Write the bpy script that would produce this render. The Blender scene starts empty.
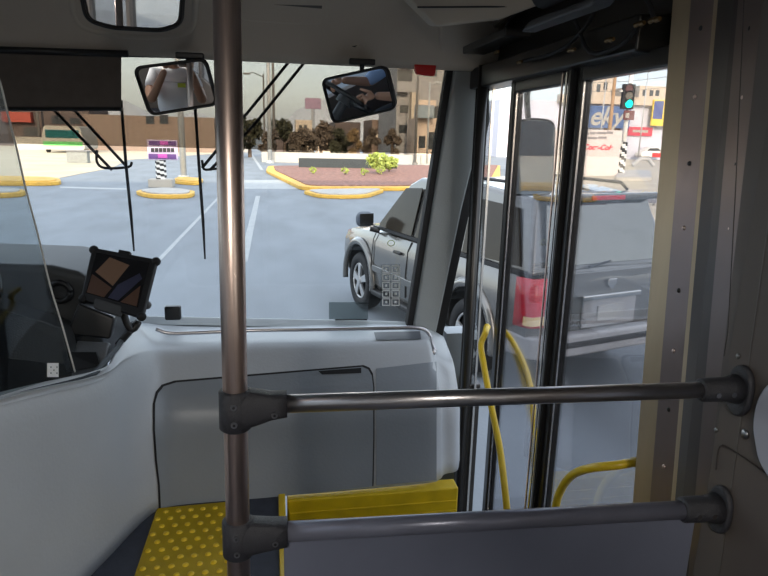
import bpy, bmesh, math, random
from mathutils import Vector, Matrix
from mathutils.bvhtree import BVHTree
random.seed(7)
S = bpy.context.scene
COL = S.collection
# ------------------------------------------------------------------ camera
F = 620.0; CX = 384.0; CY = 288.0
yaw, pitch, roll = math.radians(-10.2), math.radians(-13.7), math.radians(1.4)
CAM = Vector((0, 0, 2.55))
fw = Vector((-math.sin(yaw)*math.cos(pitch), math.cos(yaw)*math.cos(pitch), math.sin(pitch)))
r0 = fw.cross(Vector((0, 0, 1))).normalized(); u0 = r0.cross(fw)
rt = r0*math.cos(roll) + u0*math.sin(roll)
upv = -r0*math.sin(roll) + u0*math.cos(roll)
cd = bpy.data.cameras.new('camera'); cd.sensor_width = 36; cd.lens = F*36/768
cd.clip_start = 0.01; cd.clip_end = 3000
cam = bpy.data.objects.new('camera', cd); COL.objects.link(cam)
M = Matrix((rt, upv, -fw)).transposed().to_4x4(); M.translation = CAM
cam.matrix_world = M; S.camera = cam
# ------------------------------------------------------------------ light
S.view_settings.view_transform = 'Standard'; S.view_settings.look = 'None'
S.view_settings.gamma = 1; S.view_settings.use_curve_mapping = False
S.view_settings.exposure = 1.5
SUN_EL = math.radians(25); SUN_DIR = Vector((0.12, 1.0, 0)).normalized()   # horizontal travel of the sunlight
w = bpy.data.worlds.new('sky'); S.world = w; w.use_nodes = True
nt = w.node_tree; nt.nodes.clear()
sky = nt.nodes.new('ShaderNodeTexSky'); sky.sky_type = 'NISHITA'; sky.sun_disc = False
sky.sun_elevation = SUN_EL; sky.sun_rotation = math.atan2(-SUN_DIR.x, -SUN_DIR.y)
sky.air_density = 1.0; sky.dust_density = 3.5; sky.ozone_density = 1.0
mixw = nt.nodes.new('ShaderNodeMixRGB'); mixw.inputs[0].default_value = 0.35
mixw.inputs[2].default_value = (1.25, 1.32, 1.36, 1)
hsv = nt.nodes.new('ShaderNodeHueSaturation'); hsv.inputs['Value'].default_value = 0.17; hsv.inputs['Saturation'].default_value = 0.9
bg = nt.nodes.new('ShaderNodeBackground'); bg.inputs[1].default_value = 1.0
wo = nt.nodes.new('ShaderNodeOutputWorld')
nt.links.new(sky.outputs[0], hsv.inputs['Color']); nt.links.new(hsv.outputs[0], mixw.inputs[1])
nt.links.new(mixw.outputs[0], bg.inputs[0]); nt.links.new(bg.outputs[0], wo.inputs[0])
sd = bpy.data.lights.new('sun', 'SUN'); sd.energy = 2.0; sd.angle = math.radians(0.6); sd.color = (1.0, 0.86, 0.66)
so = bpy.data.objects.new('sun', sd); COL.objects.link(so)
so.rotation_euler = Vector((SUN_DIR.x*math.cos(SUN_EL), SUN_DIR.y*math.cos(SUN_EL), -math.sin(SUN_EL))).to_track_quat('-Z', 'Y').to_euler()

# ------------------------------------------------------------------ pixel rays onto real planes
def ray(x, y): return fw + rt*((x-CX)/F) - upv*((y-CY)/F)
def PX(x, y, v): d = ray(x, y); return CAM + d*(v/d.x)
def PY(x, y, v): d = ray(x, y); return CAM + d*(v/d.y)
def PZ(x, y, v=0.0): d = ray(x, y); return CAM + d*((v-CAM.z)/d.z)
def PP(x, y, c, n): d = ray(x, y); return CAM + d*((c-CAM).dot(n)/d.dot(n))

# ------------------------------------------------------------------ materials
MATS = {}
def mat(name, col, rough=0.5, metal=0.0, var=0.08, scale=6.0, bump=0.0, spec=0.5, stretch=None, emit=0, coat=0, col2=None):
    if name in MATS: return MATS[name]
    m = bpy.data.materials.new(name); m.use_nodes = True; n = m.node_tree; N = n.nodes; L = n.links
    b = N['Principled BSDF']
    b.inputs['Roughness'].default_value = rough; b.inputs['Metallic'].default_value = metal
    b.inputs['Specular IOR Level'].default_value = spec
    b.inputs['Coat Weight'].default_value = coat
    tc = N.new('ShaderNodeTexCoord'); no = N.new('ShaderNodeTexNoise')
    no.inputs['Scale'].default_value = scale; no.inputs['Detail'].default_value = 5
    if stretch:
        mp = N.new('ShaderNodeMapping'); mp.inputs['Scale'].default_value = stretch
        L.new(tc.outputs['Object'], mp.inputs[0]); L.new(mp.outputs[0], no.inputs['Vector'])
    else: L.new(tc.outputs['Object'], no.inputs['Vector'])
    cr = N.new('ShaderNodeValToRGB'); cr.color_ramp.elements[0].position = 0.3; cr.color_ramp.elements[1].position = 0.7
    c2 = col2 or tuple(min(1, c*(1+var)) for c in col)
    cr.color_ramp.elements[0].color = (*[c*(1-var) for c in col], 1); cr.color_ramp.elements[1].color = (*c2, 1)
    L.new(no.outputs['Fac'], cr.inputs[0]); L.new(cr.outputs[0], b.inputs['Base Color'])
    if bump:
        bp = N.new('ShaderNodeBump'); bp.inputs['Strength'].default_value = bump; bp.inputs['Distance'].default_value = 0.004
        n2 = N.new('ShaderNodeTexNoise'); n2.inputs['Scale'].default_value = scale*30; L.new(tc.outputs['Object'], n2.inputs['Vector'])
        L.new(n2.outputs['Fac'], bp.inputs['Height']); L.new(bp.outputs[0], b.inputs['Normal'])
    if emit:
        b.inputs['Emission Color'].default_value = (*col, 1); b.inputs['Emission Strength'].default_value = emit
    MATS[name] = m; return m
def glass(name, tint=(1, 1, 1), refl=1.0, rough=0.0, base=0.0):
    if name in MATS: return MATS[name]
    m = bpy.data.materials.new(name); m.use_nodes = True; n = m.node_tree; N = n.nodes; L = n.links; N.clear()
    tr = N.new('ShaderNodeBsdfTransparent'); tr.inputs[0].default_value = (*tint, 1)
    gl = N.new('ShaderNodeBsdfGlossy'); gl.inputs['Roughness'].default_value = rough
    fr = N.new('ShaderNodeFresnel'); fr.inputs[0].default_value = 1.45
    mu = N.new('ShaderNodeMath'); mu.operation = 'MULTIPLY_ADD'; mu.inputs[1].default_value = refl; mu.inputs[2].default_value = base
    mx = N.new('ShaderNodeMixShader'); o = N.new('ShaderNodeOutputMaterial')
    L.new(fr.outputs[0], mu.inputs[0]); L.new(mu.outputs[0], mx.inputs[0]); L.new(tr.outputs[0], mx.inputs[1]); L.new(gl.outputs[0], mx.inputs[2]); L.new(mx.outputs[0], o.inputs[0])
    MATS[name] = m; return m

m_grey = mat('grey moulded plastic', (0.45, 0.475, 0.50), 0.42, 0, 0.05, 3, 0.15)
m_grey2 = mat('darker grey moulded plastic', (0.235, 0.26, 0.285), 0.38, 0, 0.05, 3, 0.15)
m_header = mat('taupe overhead plastic', (0.48, 0.405, 0.32), 0.55, 0, 0.06, 3, 0.2)
m_header_l = mat('pale taupe overhead plastic', (0.50, 0.43, 0.34), 0.5, 0, 0.06, 3, 0.2)
m_pillar = mat('pillar plastic', (0.27, 0.29, 0.29), 0.5, 0, 0.05, 4, 0.2)
m_black = mat('black plastic', (0.012, 0.012, 0.013), 0.4, 0, 0.2, 10)
m_rubber = mat('black rubber', (0.008, 0.008, 0.009), 0.7, 0, 0.2, 10)
m_frame = mat('black painted aluminium', (0.02, 0.019, 0.018), 0.3, 0.3, 0.2, 5)
m_dark = mat('dark shade cloth', (0.10, 0.08, 0.065), 0.85, 0, 0.1, 20)
m_dash = mat('charcoal dashboard', (0.045, 0.047, 0.05), 0.5, 0, 0.1, 6, 0.3)
m_dash2 = mat('grey dashboard', (0.11, 0.115, 0.12), 0.5, 0, 0.1, 6, 0.3)
m_steel = mat('brushed steel tube', (0.72, 0.57, 0.50), 0.33, 1.0, 0.10, 8, 0, stretch=(30, 30, 0.6))
m_steelbar = mat('brushed dark steel rail', (0.55, 0.53, 0.54), 0.30, 1.0, 0.10, 8, 0, stretch=(0.6, 30, 30))
m_rail2 = mat('slate painted rail', (0.20, 0.21, 0.27), 0.3, 0.3, 0.1, 8)
m_clamp = mat('charcoal clamp plastic', (0.030, 0.031, 0.038), 0.45, 0, 0.15, 20, 0.5)
m_screw = mat('steel screw', (0.35, 0.35, 0.36), 0.3, 1.0)
m_panel = mat('slate guard panel', (0.15, 0.165, 0.225), 0.4, 0, 0.12, 3)
m_wallr = mat('brown grey wall laminate', (0.11, 0.094, 0.085), 0.45, 0.1, 0.10, 3)
m_wallr2 = mat('dark brown wall panel', (0.075, 0.065, 0.062), 0.35, 0.4, 0.12, 2, stretch=(1, 1, .3))
m_col = mat('stainless column', (0.42, 0.335, 0.315), 0.3, 0.85, 0.12, 4, stretch=(2, 2, 0.5))
m_col_l = mat('pale brass toned jamb', (0.50, 0.40, 0.27), 0.38, 0.7, 0.12, 4, stretch=(2, 2, 0.5))
m_chrome = mat('satin chrome', (0.6, 0.58, 0.55), 0.18, 1.0)
m_yellow = mat('yellow painted steel', (0.72, 0.50, 0.02), 0.32, 0, 0.08, 12)
m_yellowmat = mat('yellow rubber', (0.40, 0.28, 0.0), 0.5, 0, 0.15, 12, 0.3)
m_yledge = mat('yellow ledge rubber', (0.72, 0.50, 0.005), 0.5, 0, 0.12, 12, 0.3)
m_floor = mat('navy vinyl floor', (0.035, 0.042, 0.062), 0.55, 0, 0.2, 30, 0.3)
m_ceil = mat('ceiling laminate', (0.35, 0.34, 0.32), 0.6)
m_glass = glass('clear glass', (0.97, 0.98, 0.98), 0.5)
m_dglass = glass('door glass', (0.84, 0.84, 0.86), 0.5)
m_tint = glass('tinted glass strip', (0.53, 0.51, 0.48), 0.2)
m_acryl = glass('acrylic shield', (0.76, 0.79, 0.80), 0.05, base=0.01)
m_acedge = mat('polished acrylic edge', (0.6, 0.6, 0.56), 0.2)
m_mirror = mat('mirror glass', (0.85, 0.87, 0.88), 0.01, 1.0, 0.0)
m_red = mat('red lens', (0.55, 0.008, 0.01), 0.25)
m_asph = mat('worn asphalt', (0.16, 0.182, 0.205), 0.72, 0, 0.16, 0.9, 0.8, stretch=(1, .35, 1))
m_ycurb = mat('yellow curb paint', (0.58, 0.35, 0.06), 0.7, 0, 0.15, 3)
m_conc = mat('pale concrete', (0.36, 0.35, 0.33), 0.8, 0, 0.1, 2)
m_brick = mat('red volcanic gravel', (0.21, 0.105, 0.08), 0.9, 0, 0.4, 4)
m_white = mat('white plaster', (0.37, 0.35, 0.31), 0.8, 0, 0.05, 1)
m_line = mat('worn white road paint', (0.30, 0.32, 0.33), 0.7, 0, 0.1, 3)

# ------------------------------------------------------------------ builders
def link(name, me, m, parent=None, smooth=False):
    o = bpy.data.objects.new(name, me); COL.objects.link(o)
    if m: 
        for mm in (m if isinstance(m, (list, tuple)) else [m]): me.materials.append(mm)
    if parent: o.parent = parent
    if smooth:
        for p in me.polygons: p.use_smooth = True
    return o
def root(name, label, cat, loc=(0, 0, 0), group=None):
    o = bpy.data.objects.new(name, None); o.empty_display_size = .1; COL.objects.link(o); o.location = loc
    tag(o, label, cat, group); return o
def tag(o, label=None, cat=None, group=None, kind=None):
    if label: o['label'] = label
    if cat: o['category'] = cat
    if group: o['group'] = group
    if kind: o['kind'] = kind
    return o
def obj(name, bm, m, parent=None, smooth=False, bevel=0, seg=2, sub=0):
    bmesh.ops.recalc_face_normals(bm, faces=bm.faces)
    me = bpy.data.meshes.new(name); 
    if parent:
        bm.transform(Matrix.Translation(-Vector(wloc(parent))))
    bm.to_mesh(me); bm.free()
    o = link(name, me, m, parent, smooth)
    if bevel:
        b = o.modifiers.new('bevel', 'BEVEL'); b.width = bevel; b.segments = seg; b.limit_method = 'ANGLE'; b.angle_limit = math.radians(35)
        if not smooth:
            for p in me.polygons: p.use_smooth = True
            wn = o.modifiers.new('wn', 'WEIGHTED_NORMAL'); wn.keep_sharp = True
    if sub:
        s = o.modifiers.new('sub', 'SUBSURF'); s.levels = sub; s.render_levels = sub
    return o
def wloc(o):
    v = Vector(o.location)
    while o.parent: o = o.parent; v += o.location
    return v
def struct(name, bm, m, **k):
    o = obj(name, bm, m, **k); 
    if not k.get('parent'): o['kind'] = 'structure'
    return o
def B(): return bmesh.new()
def box(bm, a, b, rot=None):
    a, b = Vector(a), Vector(b); c = (a+b)/2; s = b-a
    mt = Matrix.Translation(c) @ (rot.to_4x4() if rot else Matrix.Identity(4)) @ Matrix.Diagonal((abs(s.x), abs(s.y), abs(s.z), 1))
    bmesh.ops.create_cube(bm, size=1, matrix=mt); return bm
def prism(bm, pts, vec):
    """polygon of 3-D points extruded by vec"""
    v = [bm.verts.new(p) for p in pts]; u = [bm.verts.new(Vector(p)+vec) for p in pts]; n = len(v)
    bm.faces.new(v); bm.faces.new(u[::-1])
    for i in range(n): bm.faces.new((v[i], v[(i+1) % n], u[(i+1) % n], u[i]))
    return bm
def smooth_path(pts, n=6):
    P = [Vector(p) for p in pts]; out = []
    for i in range(len(P)-1):
        a = P[i-1] if i else P[0]*2-P[1]; b, c = P[i], P[i+1]; d = P[i+2] if i+2 < len(P) else P[-1]*2-P[-2]
        for k in range(n):
            t = k/n
            out.append(0.5*((2*b)+(c-a)*t+(2*a-5*b+4*c-d)*t*t+(3*b-a-3*c+d)*t**3))
    out.append(P[-1]); return out
def tube(bm, pts, r, seg=16, cap=True):
    P = [Vector(p) for p in pts]; rings = []
    up = None
    for i, p in enumerate(P):
        t = ((P[i+1] if i+1 < len(P) else p)-(P[i-1] if i else p)).normalized()
        if up is None: up = t.orthogonal().normalized()
        up = (up - t*up.dot(t)).normalized(); s = t.cross(up)
        rr = r[i] if isinstance(r, (list, tuple)) else r
        rings.append([bm.verts.new(p + up*math.cos(2*math.pi*k/seg)*rr + s*math.sin(2*math.pi*k/seg)*rr) for k in range(seg)])
    for a, b in zip(rings, rings[1:]):
        for k in range(seg): bm.faces.new((a[k], a[(k+1) % seg], b[(k+1) % seg], b[k]))
    if cap: bm.faces.new(rings[0][::-1]); bm.faces.new(rings[-1])
    return bm
def sphere(bm, c, r, sx=1, sy=1, sz=1, seg=14):
    bmesh.ops.create_uvsphere(bm, u_segments=seg, v_segments=seg//2+1, radius=r, matrix=Matrix.Translation(c) @ Matrix.Diagonal((sx, sy, sz, 1))); return bm
def grid(bm, rows):
    V = [[bm.verts.new(p) for p in r] for r in rows]
    for a, b in zip(V, V[1:]):
        for k in range(len(a)-1): bm.faces.new((a[k], a[k+1], b[k+1], b[k]))
    return V
def round_poly(pts, rad, n=5):
    """round the corners of a planar polygon"""
    out = []; N = len(pts)
    for i in range(N):
        a, b, c = Vector(pts[i-1]), Vector(pts[i]), Vector(pts[(i+1) % N])
        r = min(rad, (a-b).length*.45, (c-b).length*.45)
        p, q = b+(a-b).normalized()*r, b+(c-b).normalized()*r
        for k in range(n+1):
            t = k/n; out.append(p*(1-t)**2+b*2*t*(1-t)+q*t*t)
    return out
def text_mesh(s, size, m, parent, origin, xdir, ydir, name='lettering', shear=0, depth=.002, center=True, bold=0):
    cu = bpy.data.curves.new('txt', 'FONT'); cu.body = s; cu.size = size; cu.extrude = depth; cu.shear = shear; cu.offset = bold
    if center: cu.align_x = 'CENTER'; cu.align_y = 'CENTER'
    to = bpy.data.objects.new('txt', cu); COL.objects.link(to)
    me = bpy.data.meshes.new_from_object(to.evaluated_get(bpy.context.evaluated_depsgraph_get()))
    bpy.data.objects.remove(to)
    x = Vector(xdir).normalized(); y = Vector(ydir).normalized(); z = x.cross(y)
    mt = Matrix((x, y, z)).transposed().to_4x4(); mt.translation = Vector(origin)-(wloc(parent) if parent else Vector())
    me.transform(mt); me.materials.clear(); return link(name, me, m, parent)
def copy_tree(o, parent=None):
    c = o.copy(); COL.objects.link(c); c.parent = parent
    for ch in [x for x in list(COL.objects) if x.parent == o]: copy_tree(ch, c)
    return c

FZ = 1.15   # bus floor
# ================================================================== OUTSIDE GROUND
struct('ground', box(B(), (-260, -60, -.3), (260, 420, 0)), m_asph)
lines = B()
for (a, b, wd) in [((243, 262), (258, 196), .09), ((140, 280), (222, 194), .05), ((250, 152), (262, 170), .12)]:
    p, q = PZ(*a), PZ(*b); d = (q-p).normalized(); s = Vector((d.y, -d.x, 0))*wd
    prism(lines, [p-s, p+s, q+s, q-s], Vector((0, 0, .006)))
p = [PZ(226, 189), PZ(300, 189), PZ(300, 180), PZ(222, 180)]; prism(lines, p, Vector((0, 0, .006)))
p = [PZ(60, 188), PZ(130, 190), PZ(130, 188.5), PZ(60, 186.5)]; prism(lines, p, Vector((0, 0, .006)))
lo = struct('trim_1', lines, m_line); 
# sunlit ground on the left and beyond, sunlight put into a cream colour
a = B(); prism(a, [PZ(-150, 181), PZ(60, 178), PZ(112, 168), PZ(128, 160), PZ(240, 152), PZ(240, 146), PZ(-150, 139)], Vector((0, 0, .02)))
struct('path', a, mat('sunlit ground cream', (0.42, 0.36, 0.26), 0.8, 0, 0.12, .3))
a = B(); prism(a, [PZ(560, 205), PZ(700, 240), PZ(760, 180), PZ(700, 150), PZ(560, 160)], Vector((0, 0, .02)))
struct('path', a, mat('sunlit ground cream'  , (0.62, 0.55, 0.42)))  # lit ground beyond the door, sunlight put into the cream colour

def island(name, label, px, h, top, curb, cat='curb', wdt=.25):
    r = root(name, label, cat, sum((PZ(*p) for p in px), Vector())/len(px))
    P = [PZ(*p) for p in px]
    c = sum(P, Vector())/len(P)
    b = B(); prism(b, round_poly(P, 1.0, 3), Vector((0, 0, h))); obj('kerb', b, curb, r, bevel=.03)
    Q = [p+(c-p).normalized()*wdt for p in P]
    b = B(); prism(b, [q+Vector((0, 0, h*.6)) for q in round_poly(Q, 1.0, 3)], Vector((0, 0, h*.4+.04))); obj('infill', b, top, r)
    return r
isl = island('traffic_island', 'large traffic island with red gravel and yellow kerb beyond the silver truck', [(266, 173), (302, 191), (405, 191), (450, 189), (500, 186), (500, 167), (268, 168)], .18, m_brick, m_ycurb, wdt=.7)
island('traffic_island', 'small wedge shaped concrete island with yellow kerb in front of the red gravel one', [(303, 194), (320, 199), (366, 199), (386, 192), (360, 192), (310, 193)], .15, m_conc, m_ycurb)
island('traffic_island', 'narrow curved yellow kerbed island below the purple sign', [(132, 194), (150, 199), (190, 199), (198, 194), (165, 191)], .16, m_conc, m_ycurb)
island('traffic_island', 'short yellow kerb behind the striped post, left of the steel pole', [(172, 184), (200, 186), (204, 181), (176, 180)], .16, m_ycurb, m_ycurb)
island('traffic_island', 'long yellow kerb at the far left edge of the sunlit ground', [(-60, 186), (62, 186), (60, 181), (-60, 179)], .18, m_ycurb, m_ycurb)
island('traffic_island', 'nearer short yellow kerb at the far left, behind the acrylic shield', [(-60, 199), (24, 198), (28, 193), (-60, 191)], .18, m_conc, m_ycurb)
island('traffic_island', 'white kerbed island under the traffic light', [(614, 181), (652, 181), (650, 173), (618, 173)], .22, m_conc, m_white)
# small plants on the island
m_leaf = mat('yellow green leaves', (0.25, 0.30, 0.06), 0.8, 0, 0.4, 3)
m_leaf2 = mat('dark olive leaves', (0.055, 0.055, 0.03), 0.9, 0, 0.5, 1.5)
m_trunk = mat('bark', (0.10, 0.07, 0.05), 0.9)
def foliage(bm, c, r, n, leaf=.12, sz=1):
    for _ in range(n):
        v = Vector((random.gauss(0, 1), random.gauss(0, 1), random.gauss(0, 1))).normalized()*r*random.uniform(.55, 1)
        v.z *= sz; p = c+v
        q = Vector((random.random()-.5, random.random()-.5, random.random()-.5)).normalized()*leaf*random.uniform(.6, 1.3); s = q.orthogonal().normalized()*leaf*.6
        bm.faces.new([bm.verts.new(p-q), bm.verts.new(p+s), bm.verts.new(p+q), bm.verts.new(p-s)])
for i, (px, py, h, lab) in enumerate([(378, 174, .9, 'round yellow green bush at the right end of the dark planter'), (389, 172, .7, 'lower green bush beside the round one on the island'),
        (345, 175, .3, 'tiny pale plant in the middle of the red gravel'), (364, 176, .3, 'tiny pale plant right of the middle of the red gravel'), (380, 175, .4, 'small pale plant at the right of the red gravel'), (313, 174, .3, 'tiny pale plant at the left of the red gravel')]):
    g = PZ(px, py, .2); r = root('bush', lab, 'bush', g)
    b = B(); foliage(b, g+Vector((0, 0, h*.9)), h*.9, 260 if h > .5 else 60, .16 if h > .5 else .08, .7); obj('foliage', b, m_leaf, r)
    b = B(); tube(b, [g, g+Vector((0, 0, h*.5))], .04, 6); obj('stem', b, m_trunk, r)

def slab(px, Yd, dep, bm=None):
    """upright rectangle seen at pixel box (x0,y0,x1,y1) standing at distance Yd, dep metres thick"""
    x0, y0, x1, y1 = px; bm = bm or B()
    a, c = PY(x0, y1, Yd), PY(x1, y0, Yd); m_ = PY(x0, y0, Yd); n_ = PY(x1, y1, Yd)
    zt = (m_.z+c.z)/2; zb = (a.z+n_.z)/2
    box(bm, (min(a.x, m_.x), Yd, zb), (max(c.x, n_.x), Yd+dep, zt)); return bm
b = slab((299, 159, 397, 173), 47, .5)
for v in b.verts:
    if v.co.z < .5: v.co.z = .17
tag(obj('planter_wall', b, mat('slate planter wall', (0.028, 0.035, 0.04), .8), bevel=.03), 'long dark slate planter wall at the back of the gravel island', 'wall')
b = slab((262, 154, 480, 168), 60, .4); tag(obj('boundary_wall', b, m_white), 'long low white wall crossing behind the gravel island', 'wall')
b = slab((15, 137, 46, 153), 82, .4); tag(obj('boundary_wall', b, m_white), 'white wall left of the minibus', 'wall')

def building(name, label, px, Yd, dep, m, wins=(), wm=None, balc=()):
    x0, y0, x1, y1 = px
    r = root(name, label, 'building', PY((x0+x1)/2, y1, Yd))
    r.location.z = 0
    bm = slab(px, Yd, dep); zmin = min(v.co.z for v in bm.verts)
    for v in bm.verts:
        if abs(v.co.z-zmin) < 1e-4: v.co.z = 0
    obj('facade', bm, m, r)
    for q in wins:
        obj('window', slab(q, Yd-.06, .1), wm or mat('dark window glass', (0.05, 0.055, 0.06), .15), r)
    for q in balc:
        obj('balcony', slab(q[:4], Yd-1.0, .99), q[4], r)
    return r
m_bt = mat('tan stucco', (0.50, 0.42, 0.33), .8); m_bp = mat('peach stucco', (0.60, 0.47, 0.37), .8)
m_bg = mat('grey stucco', (0.30, 0.29, 0.285), .8); m_bd = mat('dark brown facade', (0.10, 0.075, 0.07), .8); m_bw = mat('cool white panel wall', (0.52, 0.53, 0.60), .7)
building('apartment_building', 'tall grey apartment block with stacked windows behind the red lens', (398, 52, 452, 152), 70, 12, m_bg,
         [(398, 70, 412, 81), (400, 105, 408, 113), (424, 68, 437, 76), (430, 106, 438, 118), (399, 125, 409, 133)], None,
         [(397, 84, 409, 92, m_bg), (412, 92, 417, 150, m_bt), (419, 100, 436, 106, m_bp), (419, 125, 437, 130, m_bp), (400, 60, 414, 66, mat('faded red board', (.4, .08, .08), .7))])
building('shop_house', 'small peach house with two dark doorways at the foot of the apartment block', (418, 118, 440, 152), 62, 5, m_bp,
         [(419, 136, 425, 148), (428, 132, 434, 149)], None, [(417, 105, 434, 118, mat('blue grey shop sign', (.25, .30, .33), .6))])
building('townhouse', 'brown townhouse left of the apartment block under the mirror', (372, 120, 393, 154), 84, 8, mat('umber stucco', (.2, .14, .11), .8), [(376, 134, 381, 142), (385, 124, 390, 132)], mat('pale cream window', (.6, .5, .4), .6))  # window panes in a plain cream colour
building('townhouse', 'dark low townhouse in the middle of the far tree line', (335, 122, 360, 154), 84, 8, m_bd, [(341, 132, 346, 137)])
building('warehouse', 'long beige warehouse behind the left wiper blade', (86, 116, 214, 156), 86, 14, mat('beige warehouse cladding', (0.21, 0.155, 0.125), .8, 0, .03), [(146, 116, 154, 124), (160, 115, 168, 124)])
building('warehouse', 'dark red roofed building left of the minibus', (-40, 105, 40, 140), 100, 14, m_bd, [(24, 127, 40, 136)], None, [(2, 112, 30, 122, mat('dull red roof edge', (.35, .06, .04), .7))])
building('warehouse', 'dark building behind the minibus', (46, 100, 88, 142), 90, 10, m_bd, [(52, 116, 64, 124), (70, 118, 80, 124)])
# right side, seen through the door
building('supermarket', 'long low shop with a white panelled wall behind the traffic light', (500, 104, 760, 162), 92, 20, m_bw, [(604, 128, 620, 132)], mat('brown tiles', (.25, .15, .1), .7), [(560, 98, 760, 106, m_bt)])
building('tower_block', 'pair of tan silos like a tower above the blue billboard', (594, 74, 612, 106), 150, 12, m_bt, [(597, 84, 600, 92), (604, 82, 607, 90)])
building('tower_block', 'pale apartment tower right of the traffic light', (640, 86, 664, 106), 130, 12, m_bt, [(643, 90, 646, 96), (650, 90, 653, 96), (656, 90, 659, 96)])
building('tower_block', 'narrow white tower at the far left of the door window', (582, 80, 590, 104), 180, 10, m_white, [(584, 84, 588, 88)])
def board(name, label, px, Yd, m, cat='billboard', post=None, thick=.3):
    x0, y0, x1, y1 = px; c = PY((x0+x1)/2, y1, Yd); r = root(name, label, cat, (c.x, Yd, 0))
    obj('face', slab(px, Yd, thick), m, r, bevel=.03)
    if post:
        b = B(); tube(b, [(c.x, Yd+.2+thick, 0), (c.x, Yd+.2+thick, c.z+.3)], post, 8); obj('post', b, mat('galvanised post', (.35, .36, .37), .5, .4), r)
    return r
m_blue = mat('blue billboard', (0.07, 0.12, 0.25), .5)
r = board('billboard', 'wide blue shop billboard with white script lettering', (583, 106, 629, 128), 90.69, m_blue)
c = PY(606, 117, 90.6); text_mesh('eky', 3.9, m_white, r, c, (1, 0, 0), (0, 0, 1), shear=.3, bold=.06)
r = board('billboard', 'red sign on the white panelled wall', (629, 127, 652, 136), 91.69, mat('red sign face', (.5, .05, .08), .6))
b = slab((633, 130, 648, 132.5), 91.6, .08); obj('lettering', b, m_white, r)
r = board('billboard', 'yellow and blue poster board at the right edge of the door window', (654, 100, 672, 126), 90.69, mat('yellow poster', (.75, .55, .08), .6))
obj('poster_panel', slab((655, 101, 662, 119), 90.6, .08), mat('navy poster area', (.08, .1, .25), .6), r)
# painted wall with the soft drink lettering
r = root('painted_wall', 'cream roadside wall with red soft drink script lettering', 'wall', PZ(600, 176))
Yc = PZ(600, 176).y
m_cw = mat('off white painted wall', (0.55, 0.50, 0.47), .8)
bm = slab((520, 129, 618, 170), Yc, .4)
for v in bm.verts:
    if v.co.z < 1.5: v.co.z = 0
obj('wall_face', bm, m_cw, r)
text_mesh('Coca-Cola', .56, mat('red lettering paint', (.6, .02, .05), .6), r, PY(598, 147.5, Yc-.02), (1, 0, 0), (0, 0, 1), shear=.35, bold=.02)
bb = B()
for (x, y, wd) in [(581, 133.5, 8), (590.5, 133.2, 5), (597, 133, 9), (607, 132.7, 6), (588, 138, 9), (598.5, 137.7, 8)]: slab((x, y-1.2, x+wd, y+1.2), Yc-.04, .05, bb)
tag(obj('faded_lettering', bb, mat('faded grey paint', (.22, .2, .2), .7), r))
# poles
m_pole = mat('galvanised pole', (0.42, 0.43, 0.43), .5, .3); m_pole_d = mat('weathered pole', (0.16, 0.15, 0.14), .7); m_wood = mat('wooden utility pole', (0.35, 0.22, 0.12), .8)
m_wpole = mat('white painted pole', (.75, .74, .70), .5)
m_bk2 = mat('flat black paint', (.02, .02, .022), .7); m_wh2 = mat('flat white paint', (.7, .7, .68), .7)
def pole(name, label, px, ybase, ytop, rad, m, cat='pole', Yd=None, arm=None):
    g = PZ(px, ybase) if Yd is None else PY(px, ybase, Yd); g = Vector((g.x, g.y, 0))
    zt = PY(px, ytop, g.y).z; r = root(name, label, cat, g)
    b = B(); tube(b, [g, g+Vector((0, 0, zt*.5)), Vector((g.x, g.y, zt))], [rad, rad*.9, rad*.7], 12); obj('shaft', b, m, r, True)
    b = B(); tube(b, [g, g+Vector((0, 0, .25))], rad*1.8, 12); obj('base', b, m, r)
    if arm:
        b = B(); tube(b, [Vector((g.x, g.y, zt-.3)), Vector((g.x+arm*.6, g.y, zt+.1)), Vector((g.x+arm, g.y, zt))], rad*.4, 8); obj('arm', b, m, r)
        b = B(); box(b, (g.x+arm-.35, g.y-.15, zt-.12), (g.x+arm+.35, g.y+.15, zt+.04)); obj('lamp_head', b, m, r, bevel=.04)
    return r
pole('utility_pole', 'thick grey utility pole crossed by the right wiper arms', 270, 160, 30, .21, m_pole, 'pole', Yd=58)
pole('utility_pole', 'thin grey pole just right of the thick one', 274.5, 158, 30, .16, m_pole_d, 'pole', Yd=66)
pole('street_lamp', 'thin street lamp left of the thick utility pole', 265, 158, 74, .12, m_pole_d, 'street lamp', Yd=66, arm=-1.6)
pole('steel_pole', 'pale grey steel pole standing behind the purple sign', 184, 180, -40, .17, m_pole, 'pole')
pole('utility_pole', 'brown wooden utility pole in front of the blue billboard', 609, 135, 60, .28, m_wood, 'pole', Yd=80)
pole('street_lamp', 'slim street lamp left of the wooden pole beyond the door', 600, 140, 72, .10, m_pole, 'street lamp', Yd=80, arm=-1.5)
pole('utility_pole', 'dark pole inside the sunshade gap at the far left', 41, 150, 60, .15, m_pole_d, 'pole', Yd=85)
pole('utility_pole', 'slim pole beside the apartment block', 415, 160, 40, .14, m_pole_d, 'pole', Yd=59)
pole('street_lamp', 'pale street lamp in front of the apartment block', 427, 158, 82, .09, m_pole, 'street lamp', Yd=55, arm=.9)
pole('utility_pole', 'slim pole behind the pale lettering, right of the green lamp', 639, 150, 62, .10, m_pole, 'pole', Yd=88)
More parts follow.
